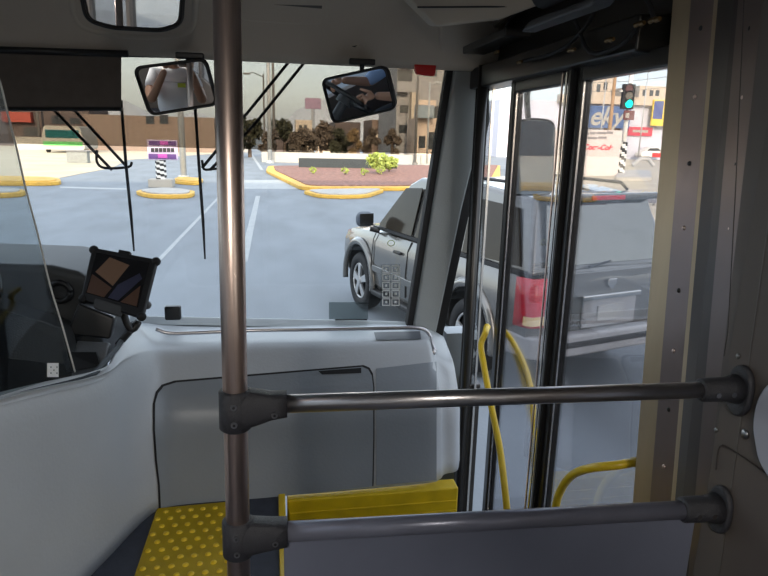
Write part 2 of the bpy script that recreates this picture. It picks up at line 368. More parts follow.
# striped post with purple sign
def striped(g, rad, h, n, seg=24):
    b = B()
    for j in range(n*4):
        z0, z1 = h*j/(n*4), h*(j+1)/(n*4)
        for k in range(seg):
            a0, a1 = 2*math.pi*k/seg, 2*math.pi*(k+1)/seg
            f_ = b.faces.new([b.verts.new(g+Vector((math.cos(t)*rad, math.sin(t)*rad, z))) for t, z in ((a0, z0), (a1, z0), (a1, z1), (a0, z1))])
            f_.material_index = 0 if int(math.floor((j/4)*2 + k/seg*4)) % 2 == 0 else 1
    bmesh.ops.remove_doubles(b, verts=b.verts, dist=.001); return b
g = PZ(162, 187)
r = root('sign_post', 'short post with diagonal black and white stripes carrying a purple sign', 'sign post', g)
b = B(); box(b, g+Vector((-.55, -.4, 0)), g+Vector((.55, .4, .38))); obj('plinth', b, m_white, r, bevel=.03)
zt = PY(162, 158, g.y).z; bb = striped(g+Vector((0, 0, .38)), .24, zt-.38, 4)
obj('striped_shaft', bb, [m_bk2, m_wh2], r)
obj('sign_panel', slab((148, 140, 177, 160), g.y-.3, .1), mat('lilac sign face', (.5, .42, .58), .5), r, bevel=.02)
for q_ in ((149, 141, 176, 145.5), (149, 154, 176, 159)): obj('sign_band', slab(q_, g.y-.32, .03), mat('deep purple sign band', (.12, .05, .2), .5), r)
bb = B()
for k in range(6): slab((151+k*4, 148, 154+k*4, 152), g.y-.34, .03, bb)
obj('sign_marks', bb, m_bk2, r)
for q_ in ((160, 141, 168, 145), (158, 154, 167, 158)): obj('sign_patch', slab(q_, g.y-.35, .03), mat('magenta sign patch', (.5, .08, .4), .5), r)
# traffic signal
g = PZ(620, 176); r = root('traffic_light', 'white pole traffic signal showing green, striped black and white at its foot', 'traffic light', g)
zt = PY(622, 20, g.y).z; b = B(); tube(b, [g+Vector((0, 0, 1)), Vector((g.x, g.y, zt))], .17, 14); obj('pole', b, m_wpole, r, True)
bb = striped(g+Vector((0, 0, .2)), .30, PY(620, 142, g.y).z-.2, 4); obj('striped_base', bb, [m_bk2, m_wh2], r)
obj('signal_housing', slab((624.5, 84, 633.5, 109), g.y-.5, .35), m_bk2, r, bevel=.05)
Yt = g.y-.52
for i, (cy, mm) in enumerate(((88.3, mat('unlit red lens', (.10, .05, .05), .3)), (95.5, mat('unlit amber lens', (.13, .12, .10), .3)), (103.8, mat('lit green lens', (0.0, .75, .55), .3, emit=1.1)))):
    c = PY(629, cy, Yt); q = B(); tube(q, [c+Vector((0, .05, 0)), c+Vector((0, -.04, 0))], .30, 18); obj('lens', q, mm, r)
    q = B(); tube(q, [c+Vector((math.cos(t)*.33, -.12, math.sin(t)*.33)) for t in [math.radians(a) for a in range(10, 171, 20)]], .03, 6); obj('visor', q, m_bk2, r)
obj('bracket', slab((621, 90, 625, 92), g.y-.35, .2), m_wpole, r)
obj('lower_sign', slab((624.5, 110.5, 634, 120), g.y-.45, .12), mat('maroon sign', (.14, .05, .05), .6), r, bevel=.03)
obj('lower_sign_panel', slab((626, 113, 629, 118), g.y-.48, .03), m_white, r)
# wires
b = B()
for k, (ya, yb) in enumerate(((74, 66), (82, 73), (90, 84))):
    A_, B_ = PY(560, ya, 80), PY(690, yb, 80)
    tube(b, [A_.lerp(B_, t/8)+Vector((0, 0, -.5*math.sin(math.pi*t/8))) for t in range(9)], .035, 5)
tag(obj('overhead_wire', b, m_pole_d), 'sagging overhead wires beside the traffic signal', 'wire', kind='stuff')
# billboard far away & mountains & trees
board('billboard', 'small mauve billboard on a post in front of the far hills', (305, 98, 321, 109), 140, mat('mauve billboard', (.26, .17, .24), .6), post=.4)
b = B(); rows = []
for j, yy in enumerate((330, 360, 420)):
    row = []
    for i in range(81):
        x = -320+i*9; h = [0, 1, .8][j]*(17+9*math.sin(i*.31+1)+5*math.sin(i*.83)+3*math.sin(i*1.9))
        row.append(Vector((x, yy, h if j else -1)))
    rows.append(row)
grid(b, rows); struct('hills', b, mat('hazy blue hills', (0.42, 0.44, 0.47), .95), smooth=True)
def tree(px, ybase, ytop, Yd, wpx, lab, m=m_leaf2, n=1300):
    g = PY(px, ybase, Yd); g.z = 0; zt = PY(px, ytop, Yd).z; wr = wpx/F*Yd/2
    r = root('tree', lab, 'tree', g, 'trees in front of the far hills')
    b = B()
    for k in range(7):
        rr = wr*random.uniform(.3, .55); foliage(b, Vector((g.x+random.uniform(-.6, .6)*wr, Yd+random.uniform(-1, 1), zt*random.uniform(.28, .85)-rr*.3)), rr, n//7, .24, random.uniform(.7, 1.3))
    obj('foliage', b, m, r)
    b = B(); tube(b, [g, g+Vector((0, 0, zt*.5)), g+Vector((.3, 0, zt*.7))], [.22, .15, .08], 8); obj('trunk', b, m_trunk, r)
m_leaf3 = mat('brown green leaves', (0.13, 0.10, 0.075), .9, 0, .5, 1)
m_leaf4 = mat('ochre leaves', (0.24, 0.16, 0.08), .9, 0, .5, 1)
for i, a in enumerate([(229, 160, 126, 70, 34, 'dark tree directly right of the steel grab pole'), (250, 158, 112, 72, 34, 'dark tree left of the thick utility pole'), (268, 158, 124, 62, 22, 'brownish tree right behind the thick utility pole', m_leaf3), (285, 158, 117, 74, 34, 'olive tree between the utility pole and the mauve billboard'),
        (303, 158, 127, 68, 30, 'low tree under the mauve billboard', m_leaf3), (321, 158, 119, 76, 34, 'brown tree right of the mauve billboard', m_leaf3), (341, 158, 121, 70, 26, 'dark tree below the left end of the tilted mirror'),
        (354, 158, 124, 66, 16, 'ochre leafed tree beneath the tilted mirror', m_leaf4), (370, 158, 124, 72, 18, 'brown tree at the middle of the tilted mirror', m_leaf3), (392, 158, 126, 66, 18, 'tree beside the grey apartment block', m_leaf3)]):
    tree(*a)
for k, (q, Yd, lab, m__) in enumerate([((236, 132, 248, 150), 90, 'low grey house left of the utility pole among the trees', m_bg), ((276, 128, 292, 150), 92, 'low brown house right of the utility pole among the trees', m_bd), ((296, 120, 312, 150), 100, 'pale house below the mauve billboard', m_bt), ((318, 132, 331, 150), 90, 'small peach house right of the mauve billboard', m_bp)]):
    building('house', lab, q, Yd, 6, m__, [(q[0]+3, q[1]+5, q[0]+6, q[1]+9), (q[0]+8, q[1]+5, q[0]+11, q[1]+9)])
# minibus
def wheel(bm, c, axis, r, w_):
    axis = Vector(axis).normalized()
    tube(bm, [Vector(c)-axis*w_/2, Vector(c)-axis*w_*.42, Vector(c)+axis*w_*.42, Vector(c)+axis*w_/2], [r*.94, r, r, r*.94], 28); return bm
g = PZ(64, 153); r = root('minibus', 'white and green minibus parked on the sunlit ground', 'minibus', g)
sc_ = g.y/F
W2, Hh = 15*sc_, 24*sc_
b = B(); prism(b, round_poly([g+Vector((-W2*1.2, 0, .35)), g+Vector((W2*1.2, 0, .35)), g+Vector((W2*1.2, 0, Hh*.55)), g+Vector((W2, 0, Hh)), g+Vector((-W2, 0, Hh)), g+Vector((-W2*1.2, 0, Hh*.5))], .3), Vector((0, 5.5, 0))); obj('body', b, m_white, r)
b = B(); box(b, g+Vector((-W2*.95, -.05, Hh*.55)), g+Vector((W2*.95, .1, Hh*.85))); obj('windscreen', b, mat('dark teal window', (.02, .10, .10), .1), r, bevel=.05)
b = B(); box(b, g+Vector((-W2*1.1, -.08, Hh*.28)), g+Vector((W2*1.1, .02, Hh*.42))); obj('green_band', b, mat('green bus paint', (.1, .45, .12), .4), r)
for sx in (-1, 1):
    b = B(); wheel(b, g+Vector((sx*W2, .8, .42)), (1, 0, 0), .42, .3); obj('wheel', b, m_rubber, r)
g = PZ(79, 163); r = root('refuse_bin', 'grey bin standing on the sunlit ground right of the minibus', 'bin', g)
b = B(); box(b, g+Vector((-.75, -.4, 0)), g+Vector((.75, .4, .85))); obj('bin_body', b, mat('grey bin', (.2, .21, .2), .6), r, bevel=.05)
b = B(); box(b, g+Vector((-.8, -.45, .85)), g+Vector((.8, .45, .97))); obj('lid', b, mat('grey bin lid', (.14, .14, .14), .6), r, bevel=.04)
# small red and white car
g = PZ(654, 160.5); r = root('parked_car', 'red and white hatchback parked in front of the panelled wall', 'car', g)
k = g.y/F
pr = [(-16, 4), (-16, 8), (-12, 10), (-7, 14), (4, 14.5), (10, 10.5), (17, 9), (18, 4)]
b = B(); prism(b, round_poly([g+Vector((x*k, 0, z*k)) for x, z in [(p_[0], p_[1]*.95) for p_ in pr]], .3), Vector((0, 1.7, 0))); obj('body', b, m_wpole, r, bevel=.08)
b = B(); box(b, g+Vector((-3*k, -.04, 3.4*k)), g+Vector((14*k, .06, 8*k))); obj('door', b, mat('car red', (.55, .04, .04), .3), r, bevel=.04)
b = B(); prism(b, [g+Vector((x*k, -.03, z*k)) for x, z in ((-10, 10), (-6, 12.8), (3, 13), (7, 10))], Vector((0, .05, 0))); obj('side_window', b, mat('dark window glass', (.05, .055, .06)), r)
for sx in (-9, 11):
    b = B(); wheel(b, g+Vector((sx*k, .15, 3*k)), (0, 1, 0), 3*k, .25); obj('wheel', b, m_rubber, r)
g = PZ(632, 167); b = B(); tube(b, [g+Vector((0, 0, .15)), g+Vector((.9, 0, .9)), g+Vector((2.0, .3, .9)), g+Vector((2.6, 0, .15))], .22, 8)
tag(obj('drain_pipe', b, m_conc), 'pale concrete pipe end beside the striped foot of the traffic signal', 'pipe')
# red/dark barrier rail beyond the silver truck
r = root('barrier_rail', 'low dark barrier rail with a red middle section beyond the silver truck', 'barrier', PZ(620, 206))
Yb = PZ(620, 206).y
obj('rail', slab((560, 199, 660, 203), Yb, .12), mat('dark barrier paint', (.10, .10, .12), .5), r, bevel=.02)
obj('red_section', slab((604, 193, 640, 200), Yb-.02, .16), mat('red barrier paint', (.65, .03, .03), .5), r, bevel=.03)
for x in (570, 598, 655):
    c = PY(x, 201, Yb); b = B(); tube(b, [(c.x, Yb+.06, 0), (c.x, Yb+.06, c.z)], .05, 8); obj('post', b, m_pole_d, r)

# added block behind the bus, out of view, sized to shade the road
b = B(); box(b, (-70, -50, 0), (5.0, -14, 22.5)); 
r = root('shade_block', 'large plain block added out of view behind the bus to shade the road', 'building', (-30, -30, 0)); obj('facade', b, mat('shade block stucco', (.45, .40, .36), .8), r)
b = B()
for i in range(12):
    for j in range(5): box(b, (-60+i*5.2, -14, 2+j*4), (-57+i*5.2, -13.9, 4+j*4))
obj('window', b, mat('dark window glass', (.05, .055, .06)), r)
for rr_ in [r]: pass

# ================================================================== SUV
def build_suv():
    L0, L1 = -.98-1.455, 1.455+.90           # local x: rear .. front
    r = root('parked_truck', 'silver grey sport utility vehicle standing right beside the bus door', 'car')
    paint = mat('silver grey car paint', (0.17, 0.165, 0.155), .22, .55, .03, 3, coat=.8)
    dk = mat('dark tinted car glass', (.035, .028, .02), .12, 0, .1, 3, spec=.2)
    cl = mat('black car trim', (.015, .015, .016), .5)
    gp = mat('grey bumper plastic', (.33, .33, .34), .4)
    # lower body loft
    st = [(L0, .62, 1.02, .86), (L0+.04, .42, 1.12, .91), (L0+.4, .38, 1.13, .945), (-1.2, .36, 1.13, .955), (0, .34, 1.12, .96), (.75, .34, 1.11, .955), (1.1, .36, 1.10, .945), (1.9, .38, 1.04, .93), (2.2, .42, .98, .88), (L1, .5, .84, .74)]
    rows = []
    def ring(x, zb, zt, hw):
        pts = [(-hw*.93, zb), (-hw*.99, zb+.10), (-hw*1.0, (zb+zt)/2), (-hw*.985, zt-.13), (-hw*.93, zt-.02), (-hw*.6, zt+.03), (0, zt+.05), (hw*.6, zt+.03), (hw*.93, zt-.02), (hw*.985, zt-.13), (hw, (zb+zt)/2), (hw*.99, zb+.10), (hw*.93, zb)]
        return [Vector((x, y, z)) for y, z in pts]
    b = B(); V = grid(b, [ring(*s) for s in st])
    for row in V: b.faces.new((row[-1], row[0], row[-1])) if False else None
    b.faces.new(V[0]); b.faces.new(V[-1][::-1])
    for a_, c_ in zip(V, V[1:]): b.faces.new((a_[0], c_[0], c_[-1], a_[-1]))
    body = obj('body', b, paint, r, True)
    for wx in (-1.455, 1.455):
        cb = B(); tube(cb, [(wx, -1.3, .40), (wx, 1.3, .40)], .47, 32)
        cu = obj('cutter', cb, None); cu.hide_render = True; cu.display_type = 'WIRE'
        mo = body.modifiers.new('arch', 'BOOLEAN'); mo.object = cu; mo.solver = 'EXACT'
    dg = bpy.context.evaluated_depsgraph_get(); me = bpy.data.meshes.new_from_object(body.evaluated_get(dg))
    body.modifiers.clear(); body.data = me
    me.materials.clear(); me.materials.append(paint)
    for o in [o for o in list(COL.objects) if o.name.startswith('cutter')]: bpy.data.objects.remove(o)
    e = body.modifiers.new('es', 'EDGE_SPLIT'); e.split_angle = math.radians(30)
    # greenhouse
    ztop, zb = 1.80, 1.12
    pr = [(L0+.06, zb, .88), (L0+.32, ztop-.05, .70), (L0+1.2, ztop+.02, .72), (.15, ztop, .71), (.42, ztop-.08, .69), (1.12, zb, .86)]
    b = B(); rows = []
    lft = []; rgt = []
    for x, z, hw in pr: lft.append(b.verts.new((x, hw, z))); rgt.append(b.verts.new((x, -hw, z)))
    b.faces.new(lft); b.faces.new(rgt[::-1])
    for i in range(5): b.faces.new((lft[i], rgt[i], rgt[i+1], lft[i+1]))
    b.faces.new((lft[5], rgt[5], rgt[0], lft[0]))
    obj('cabin', b, paint, r, bevel=.05, seg=3)
    def side(x, t):   # point on the cabin side plane, t=0 belt 1 roof
        return x, .87-.165*t+.012, zb+(ztop-zb)*t
    for sg in (1, -1):
        for n_, q in (('front_side_window', [(.92, .06), (.95, .10), (.42, .80), (.0, .84), (.0, .06)]), ('rear_side_window', [(-.10, .06), (-.10, .84), (-1.0, .84), (-1.05, .06)]), ('cargo_window', [(-1.18, .06), (-1.13, .84), (-1.95, .80), (-2.2, .10)])):
            pts = []
            for x, t in q: X_, Y_, Z_ = side(x, t); pts.append(Vector((X_, Y_*sg, Z_)))
            b = B(); prism(b, pts, Vector((0, .008*sg, 0))); obj(n_, b, dk, r)
        b = B(); box(b, (L0+.1, .87*sg, zb-.0), (1.1, .895*sg, zb+.035)); obj('belt_trim', b, cl, r)
        # seams and side moulding
        for x0 in (.98, -.05, -1.10):
            b = B(); tube(b, [(x0, .957*sg, .46), (x0, .965*sg, .75), (x0-.01, .945*sg, 1.0), (x0-.02, .90*sg, 1.10)], .007, 5); obj('door_seam', b, cl, r)
        b = B(); box(b, (-.95, .955*sg, .60), (.95, .972*sg, .68)); obj('side_moulding', b, paint, r, bevel=.008)
        b = B(); box(b, (-.95, .90*sg, .30), (.95, .985*sg, .37)); obj('running_board', b, cl, r, bevel=.02)
        for x0 in (.08, -.95):
            b = B(); box(b, (x0, .95*sg, .93), (x0+.20, .985*sg, .965)); obj('door_handle', b, cl, r, bevel=.012)
        # mirror
        b = B(); box(b, (.88, .97*sg, 1.16), (1.02, 1.20*sg, 1.35)); mr = obj('wing_mirror', b, mat('blue grey mirror shell', (.10, .12, .15), .35), r, bevel=.07, seg=5)
        b = B(); tube(b, [(.93, .88*sg, 1.10), (.96, 1.0*sg, 1.13)], .03, 8); obj('mirror_arm', b, cl, r)
        b = B(); box(b, (.873, .99*sg, 1.18), (.879, 1.18*sg, 1.33)); obj('mirror_glass', b, mat('dim mirror', (.3, .33, .37), .15, 1.0), r, bevel=.002)
        b = B(); tube(b, [(-1.9, .62*sg, ztop+.0), (-1.8, .62*sg, ztop+.06), (-.3, .62*sg, ztop+.07), (-.1, .62*sg, ztop+.0)], .016, 8); obj('roof_rail', b, cl, r)
        for wx in (-1.455, 1.455):
            b = B()
            rr = []
            for rad, yo in ((.455, .93), (.47, .985), (.52, .99), (.56, .945)):
                rr.append([Vector((wx+rad*math.cos(t), yo*sg, .40+rad*math.sin(t))) for t in [math.radians(a) for a in range(-8, 189, 7)]])
            grid(b, rr); o = obj('wheel_arch', b, paint, r, True)
            o.modifiers.new('s', 'SOLIDIFY').thickness = .01
            # wheel
            c = Vector((wx, .83*sg, .375)); ax = Vector((0, sg, 0))
            b = B(); prof = [(-.12, .20), (-.12, .35), (-.08, .375), (.08, .375), (.115, .355), (.12, .25), (.10, .235), (.06, .23)]
            rows = []
            for k in range(41):
                t = 2*math.pi*k/40; rows.append([c+Vector((math.cos(t)*rad, sg*yy, math.sin(t)*rad)) for yy, rad in prof])
            grid(b, rows); tyre = obj('tyre', b, m_rubber, r, True)
            b = B(); tube(b, [c+ax*.04, c+ax*.05], .235, 28); rim = obj('rim', b, mat('shadowed wheel well', (.03, .03, .03), .6), r)  # dark backing disc behind the spokes, wheel well shade put into its colour
            b = B()
            for k in range(5):
                t = 2*math.pi*k/5+.3; d = Vector((math.cos(t), 0, math.sin(t))); s = Vector((-math.sin(t), 0, math.cos(t)))
                prism(b, [c+d*.04-s*.035+ax*.09, c+d*.04+s*.035+ax*.09, c+d*.225+s*.05+ax*.085, c+d*.225-s*.05+ax*.085], ax*.025)
            al = mat('alloy wheel', (.62, .62, .62), .3, .7)
            obj('spoke', b, al, r); 
            b = B(); tube(b, [c+ax*.06, c+ax*.125], .055, 16); obj('hub_cap', b, al, r)
            b = B(); tube(b, [c+Vector((math.cos(t)*.228, sg*.095, math.sin(t)*.228)) for t in [2*math.pi*k/32 for k in range(33)]], .014, 8); obj('rim_lip', b, al, r, True)
    # windscreen, rear glass
    b = B(); prism(b, [Vector(p) for p in ((.50, -.60, ztop-.10), (.50, .60, ztop-.10), (1.10, .74, zb+.05), (1.10, -.74, zb+.05))], Vector((.03, 0, .02))); obj('windscreen', b, dk, r)
    xr = L0
    b = B(); prism(b, [Vector(p) for p in ((xr+.085, -.72, zb+.07), (xr+.085, .72, zb+.07), (xr+.28, .62, ztop-.07), (xr+.28, -.62, ztop-.07))], Vector((-.025, 0, .01))); obj('rear_window', b, mat('reflective rear glass', (.26, .25, .22), .05, 1.0, .03), r)
    b = B(); box(b, (xr+.14, -.66, ztop-.06), (xr+.42, .66, ztop+.0)); obj('spoiler', b, paint, r, bevel=.015)
    b = B(); box(b, (xr+.12, -.20, ztop-.055), (xr+.16, .20, ztop-.015)); obj('brake_light', b, m_red2, r, bevel=.006)
    b = B(); prism(b, [Vector(p) for p in ((xr+.02, -.70, .62), (xr+.02, .70, .62), (xr-.01, .74, .95), (xr+.05, .76, 1.14), (xr+.05, -.76, 1.14), (xr-.01, -.74, .95))], Vector((-.03, 0, 0))); obj('tailgate', b, paint, r, bevel=.02)
    b = B(); box(b, (xr-.045, -.33, .64), (xr-.01, .33, .90)); obj('plate_recess', b, gp, r, bevel=.02)
    b = B(); box(b, (xr-.075, -.36, .895), (xr-.02, .36, .945)); obj('tailgate_handle', b, m_chrome, r, bevel=.012)
    b = B(); box(b, (xr-.06, -.16, .70), (xr-.04, .16, .84)); obj('number_plate', b, mat('pale number plate', (.40, .40, .39), .5), r, bevel=.004)
    text_mesh('DURANGO', .085, m_chrome, r, Vector((xr-.045, .50, .70)), (0, -1, 0), (0, 0, 1), 'badge')
    b = B(); prism(b, [Vector((xr-.035, y, z)) for y, z in ((-.05, 1.07), (.05, 1.07), (.06, 1.03), (0, .97), (-.06, 1.03))], Vector((-.012, 0, 0))); obj('emblem', b, m_chrome, r, bevel=.008)
    b = B(); prism(b, [Vector(p) for p in ((xr-.03, -.90, .42), (xr-.12, -.80, .42), (xr-.12, .80, .42), (xr-.03, .90, .42), (xr+.35, .965, .42), (xr+.35, -.965, .42))], Vector((0, 0, .20))); obj('rear_bumper', b, gp, r, bevel=.03, seg=3)
    b = B(); box(b, (xr-.125, -.75, .50), (xr-.10, .75, .56)); obj('bumper_strip', b, cl, r, bevel=.01)
    b = B(); tube(b, [(xr+.02, .25, 1.18), (xr+.10, -.20, 1.22)], .012, 6); obj('rear_wiper', b, cl, r)
    for sg in (1, -1):
        pts = [Vector(p) for p in ((xr-.02, .74*sg, .72), (xr-.02, .90*sg, .70), (xr+.16, .945*sg, .74), (xr+.14, .935*sg, 1.10), (xr+.0, .88*sg, 1.12), (xr-.02, .76*sg, 1.12))]
        b = B(); bot = [(xr-.035, .75*sg), (xr-.03, .895*sg), (xr+.05, .935*sg), (xr+.17, .958*sg)]
        rows = [[Vector((x+.035*(z-.7), y-.012*sg*(z-.7)*3, z)) for x, y in bot] for z in (.70, .82, .95, 1.12)]
        grid(b, rows); o = obj('tail_light', b, m_red2, r, True); o.modifiers.new('s', 'SOLIDIFY').thickness = .03
        rows = [[Vector((x-.006, y+.006*sg, z)) for x, y in bot[:3]] for z in (.72, .80)]
        b = B(); grid(b, rows); obj('reverse_lamp', b, mat('amber white lamp', (.85, .65, .35), .3), r, True)
    for sg in (1, -1):
        b = B(); sphere(b, Vector((L1-.13, .70*sg, .78)), .16, .6, 1, .6); obj('headlamp', b, m_acedge, r, True)
    b = B(); box(b, (L1-.2, -.80, .42), (L1+.05, .80, .62)); obj('front_bumper', b, gp, r, bevel=.05, seg=3)
    b = B(); box(b, (L1-.08, -.45, .66), (L1+.02, .45, .84)); obj('grille', b, cl, r, bevel=.02)
    return r
m_red2 = mat('red tail lamp plastic', (.62, .012, .03), .15, coat=.5)
suv = build_suv()
suv.scale = (1.0, 1.10, 1.14); suv.location = (2.65, 7.97, 0); suv.rotation_euler = (0, 0, math.radians(106.3))

# ================================================================== BUS SHELL
def lwall(nm, X0, X1, m, gaps, ymin, ymax, z0=.55, z1=3.25):
    """long side wall with window openings (y0,y1,za,zb)"""
    b = B(); ys = ymin
    za, zb_ = gaps[0][2], gaps[0][3]
    box(b, (X0, ymin, z0), (X1, ymax, za)); box(b, (X0, ymin, zb_), (X1, ymax, z1))
    for (a_, c_, _, _) in gaps+[(ymax, ymax, 0, 0)]:
        if a_ > ys: box(b, (X0, ys, za), (X1, a_, zb_))
        ys = c_
    return struct(nm, b, m)
gl_ = [(-5.6, -4.4, 1.88, 2.95), (-4.3, -3.1, 1.88, 2.95), (-3.0, -1.8, 1.88, 2.95), (-1.7, -.5, 1.88, 2.95), (-.35, .7, 1.88, 2.95)]
lwall('wall_left', -1.56, -1.50, m_wallr, gl_+[(1.0, 2.5, 1.88, 2.95)], -6, 2.95)
gr_ = [(-5.6, -4.4, 1.88, 2.95), (-4.3, -3.1, 1.88, 2.95), (-3.0, -1.8, 1.88, 2.95), (-1.7, -.45, 1.88, 2.95)]
lwall('wall_right', .86, .92, m_wallr, gr_, -6, 1.00)
b = B(); box(b, (-1.56, -6.06, .55), (.92, -6, 2.0)); box(b, (-1.56, -6.06, 2.8), (.92, -6, 3.25)); box(b, (-1.56, -6.06, 2.0), (-1.3, -6, 2.8)); box(b, (.7, -6.06, 2.0), (.92, -6, 2.8)); struct('wall_back', b, m_wallr)
wn = 1
for xs, gs in ((-1.53, gl_+[(1.0, 2.5, 1.88, 2.95)]), (.89, gr_)):
    for g_ in gs:
        b = B(); box(b, (xs-.003, g_[0], g_[2]), (xs+.003, g_[1], g_[3])); wn += 1
        struct('window_%d' % wn, b, glass('side window tint', (.85, .87, .88), .4))
b = B(); box(b, (-1.3, -6.033, 2.0), (.7, -6.027, 2.8)); struct('window_%d' % (wn+1), b, MATS['side window tint'])
b = B(); box(b, (-1.56, -6, 3.25), (1.02, 2.35, 3.31)); struct('ceiling', b, m_ceil)
for ly in (-1.2, -3.4):  # two unseen lamps added behind the camera to brighten the cabin
    r = root('added_cabin_lamp', 'added strip lamp brightening the cabin from behind the view, %s' % ('nearer one' if ly > -2 else 'rear one'), 'lamp', (-.35, ly, 3.25))
    b = B(); box(b, (-.45, ly-.6, 3.21), (-.25, ly+.6, 3.25)); obj('housing', b, m_white, r, bevel=.01)
    b = B(); box(b, (-.42, ly-.57, 3.195), (-.28, ly+.57, 3.21)); obj('diffuser', b, mat('added lamp diffuser', (1, .93, .84), .5, emit=3.0), r)
    ld = bpy.data.lights.new('strip', 'AREA'); ld.shape = 'RECTANGLE'; ld.size = .14; ld.size_y = 1.1; ld.energy = 14; ld.color = (1, .93, .84)
    lob = bpy.data.objects.new('added_fill_light', ld); COL.objects.link(lob); lob.location = (-.35, ly, 3.19)
# floor with stepwell
b = B(); box(b, (-1.5, -6, 1.05), (.86, .98, FZ)); box(b, (-1.5, .98, 1.05), (0.0, 3.0, FZ)); box(b, (0, .98, .45), (.02, 2.3, 1.05)); struct('floor', b, m_floor)
b = B(); box(b, (.02, .98, .50), (.98, 3.0, .55)); struct('floor_entry', b, m_floor)
for k, (x0, z) in enumerate(((.02, .95), (.34, .75))):
    b = B(); box(b, (x0, .99, .55), (x0+.32, 2.28, z)); box(b, (x0, .99, z), (x0+.32, 2.28, z+.012)); tag(obj('entry_step', b, m_floor, bevel=.01), ['upper navy step of the boarding well', 'lower navy step of the boarding well'][k], 'step')
b = B(); box(b, (-.004, .99, FZ-.04), (.022, 2.235, FZ+.012)); tag(obj('step_nosing', b, m_yellow, bevel=.004), 'narrow yellow nosing along the edge of the raised floor', 'nosing')
r = root('yellow_step_edge', 'broad yellow ribbed ledge at the foot of the grey front panel', 'ledge', (.4, 2.1, 1.1))
b = B(); box(b, (.03, 2.215, .76), (.735, 2.29, 1.14)); obj('ledge', b, m_yledge, r, bevel=.008)
b = B()
for k in range(5): box(b, (.04, 2.211, 1.075-k*.045), (.73, 2.216, 1.085-k*.045))
obj('rib', b, m_yledge, r, bevel=.002)
# tactile mat
r = root('tactile_mat', 'yellow tactile floor mat with rows of raised bumps', 'mat', (-.33, 1.9, FZ))
b = B(); prism(b, [Vector((x, y, FZ)) for x, y in ((-.475, 1.2), (-.16, 1.2), (-.16, 2.215), (-.46, 2.205))], Vector((0, 0, .008))); obj('mat_base', b, m_yellowmat, r, bevel=.003)
b = B()
for i in range(7):
    for j in range(22):
        x = -.445+i*.045+(.0225 if j % 2 else 0); y = 1.22+j*.0455
        if x < -.17: sphere(b, Vector((x, y, FZ+.008)), .011, 1, 1, .55, 10)
tag(obj('raised_bump', b, m_yellow, r, True), kind='stuff')

# ---- front cowl + driver partition in one loft
def V3(*a): return Vector(a)
U = [  # foot, mid, knee, shelf
 ((-.97, .9, FZ), (-.97, .9, 1.6), (-.97, .9, 2.0), (-1.0, .9, 2.0)),
 ((-.698, 1.613, FZ), (-.698, 1.613, 1.55), (-.698, 1.613, 1.874), (-.73, 1.62, 1.874)),
 ((-.565, 1.96, FZ), (-.56, 1.97, 1.5), (-.556, 1.99, 1.785), (-.575, 2.0, 1.785)),
 ((-.505, 2.12, FZ), (-.515, 2.14, 1.5), (-.525, 2.20, 1.755), tuple(PY(118, 349, 2.24))),
 ((-.455, 2.20, FZ), (-.452, 2.25, 1.5), (-.48, 2.40, 1.715), tuple(PY(134, 324, 2.62))),
 ((-.38, 2.23, FZ), (-.37, 2.29, 1.5), (-.38, 2.46, 1.70), (-.60, 2.88, 1.69)),
 ((-.1, 2.235, FZ), (-.1, 2.30, 1.5), (-.1, 2.50, 1.70), (-.15, 2.92, 1.655)),
 ((.3, 2.24, FZ), (.3, 2.30, 1.5), (.3, 2.50, 1.695), (.3, 2.92, 1.65)),
 ((.60, 2.25, FZ), (.60, 2.31, 1.5), (.60, 2.51, 1.69), (.62, 2.90, 1.64)),
 ((.665, 2.27, FZ), (.665, 2.33, 1.5), (.66, 2.51, 1.68), (.72, 2.89, 1.63)),
 ((.70, 2.31, FZ), (.69, 2.37, 1.48), (.685, 2.53, 1.63), (.76, 2.88, 1.62)),
 ((.76, 2.33, FZ), (.75, 2.38, 1.42), (.745, 2.50, 1.575), (.80, 2.86, 1.60)),
 ((.80, 2.42, FZ), (.79, 2.44, 1.42), (.785, 2.53, 1.565), (.82, 2.84, 1.59))]
prof = []
for f_, m_, k_, s_ in U:
    f_, m_, k_, s_ = map(Vector, (f_, m_, k_, s_))
    prof.append([f_, f_.lerp(m_, .5), m_, m_.lerp(k_, .72), k_+(s_-k_).normalized()*.015+(m_-k_).normalized()*.015, k_.lerp(s_, .18), k_.lerp(s_, .6), s_])
rows = [smooth_path([p[j] for p in prof], 5) for j in range(8)]
cols = [smooth_path([rows[j][i] for j in range(8)], 3) for i in range(len(rows[0]))]
b = B(); grid(b, cols)
cowl = struct('wall_front', b, m_grey, smooth=True)
bmc = bmesh.new(); bmc.from_mesh(cowl.data); bvh = BVHTree.FromBMesh(bmc)
sol = cowl.modifiers.new('solid', 'SOLIDIFY'); sol.thickness = .02; sol.offset = -1
# make the solid go away from the cabin
cen = cowl.data.polygons[len(cowl.data.polygons)//2]
if cen.normal.y > 0: sol.offset = 1
def on(x, y, off=.0):
    d = ray(x, y).normalized(); h, n, i, t = bvh.ray_cast(CAM, d)
    if h is None:
        h, n, i, t = bvh.find_nearest(PY(x, y, 2.26))
    if n.dot(d) > 0: n = -n
    return h+n*off
def patch(ledge_l, ledge_r, nu, nv, off):
    """left edge and right edge pixel polylines (same count) -> grid on the cowl"""
    def samp(pl, t):
        f = t*(len(pl)-1); i = min(int(f), len(pl)-2); u = f-i
        return pl[i][0]*(1-u)+pl[i+1][0]*u, pl[i][1]*(1-u)+pl[i+1][1]*u
    rows = []
    for j in range(nv+1):
        a_, c_ = samp(ledge_l, j/nv), samp(ledge_r, j/nv); row = []
        for i in range(nu+1):
            t = i/nu; p = on(a_[0]*(1-t)+c_[0]*t, a_[1]*(1-t)+c_[1]*t, off); row.append(p)
        rows.append(row)
    b = B(); grid(b, rows); return b
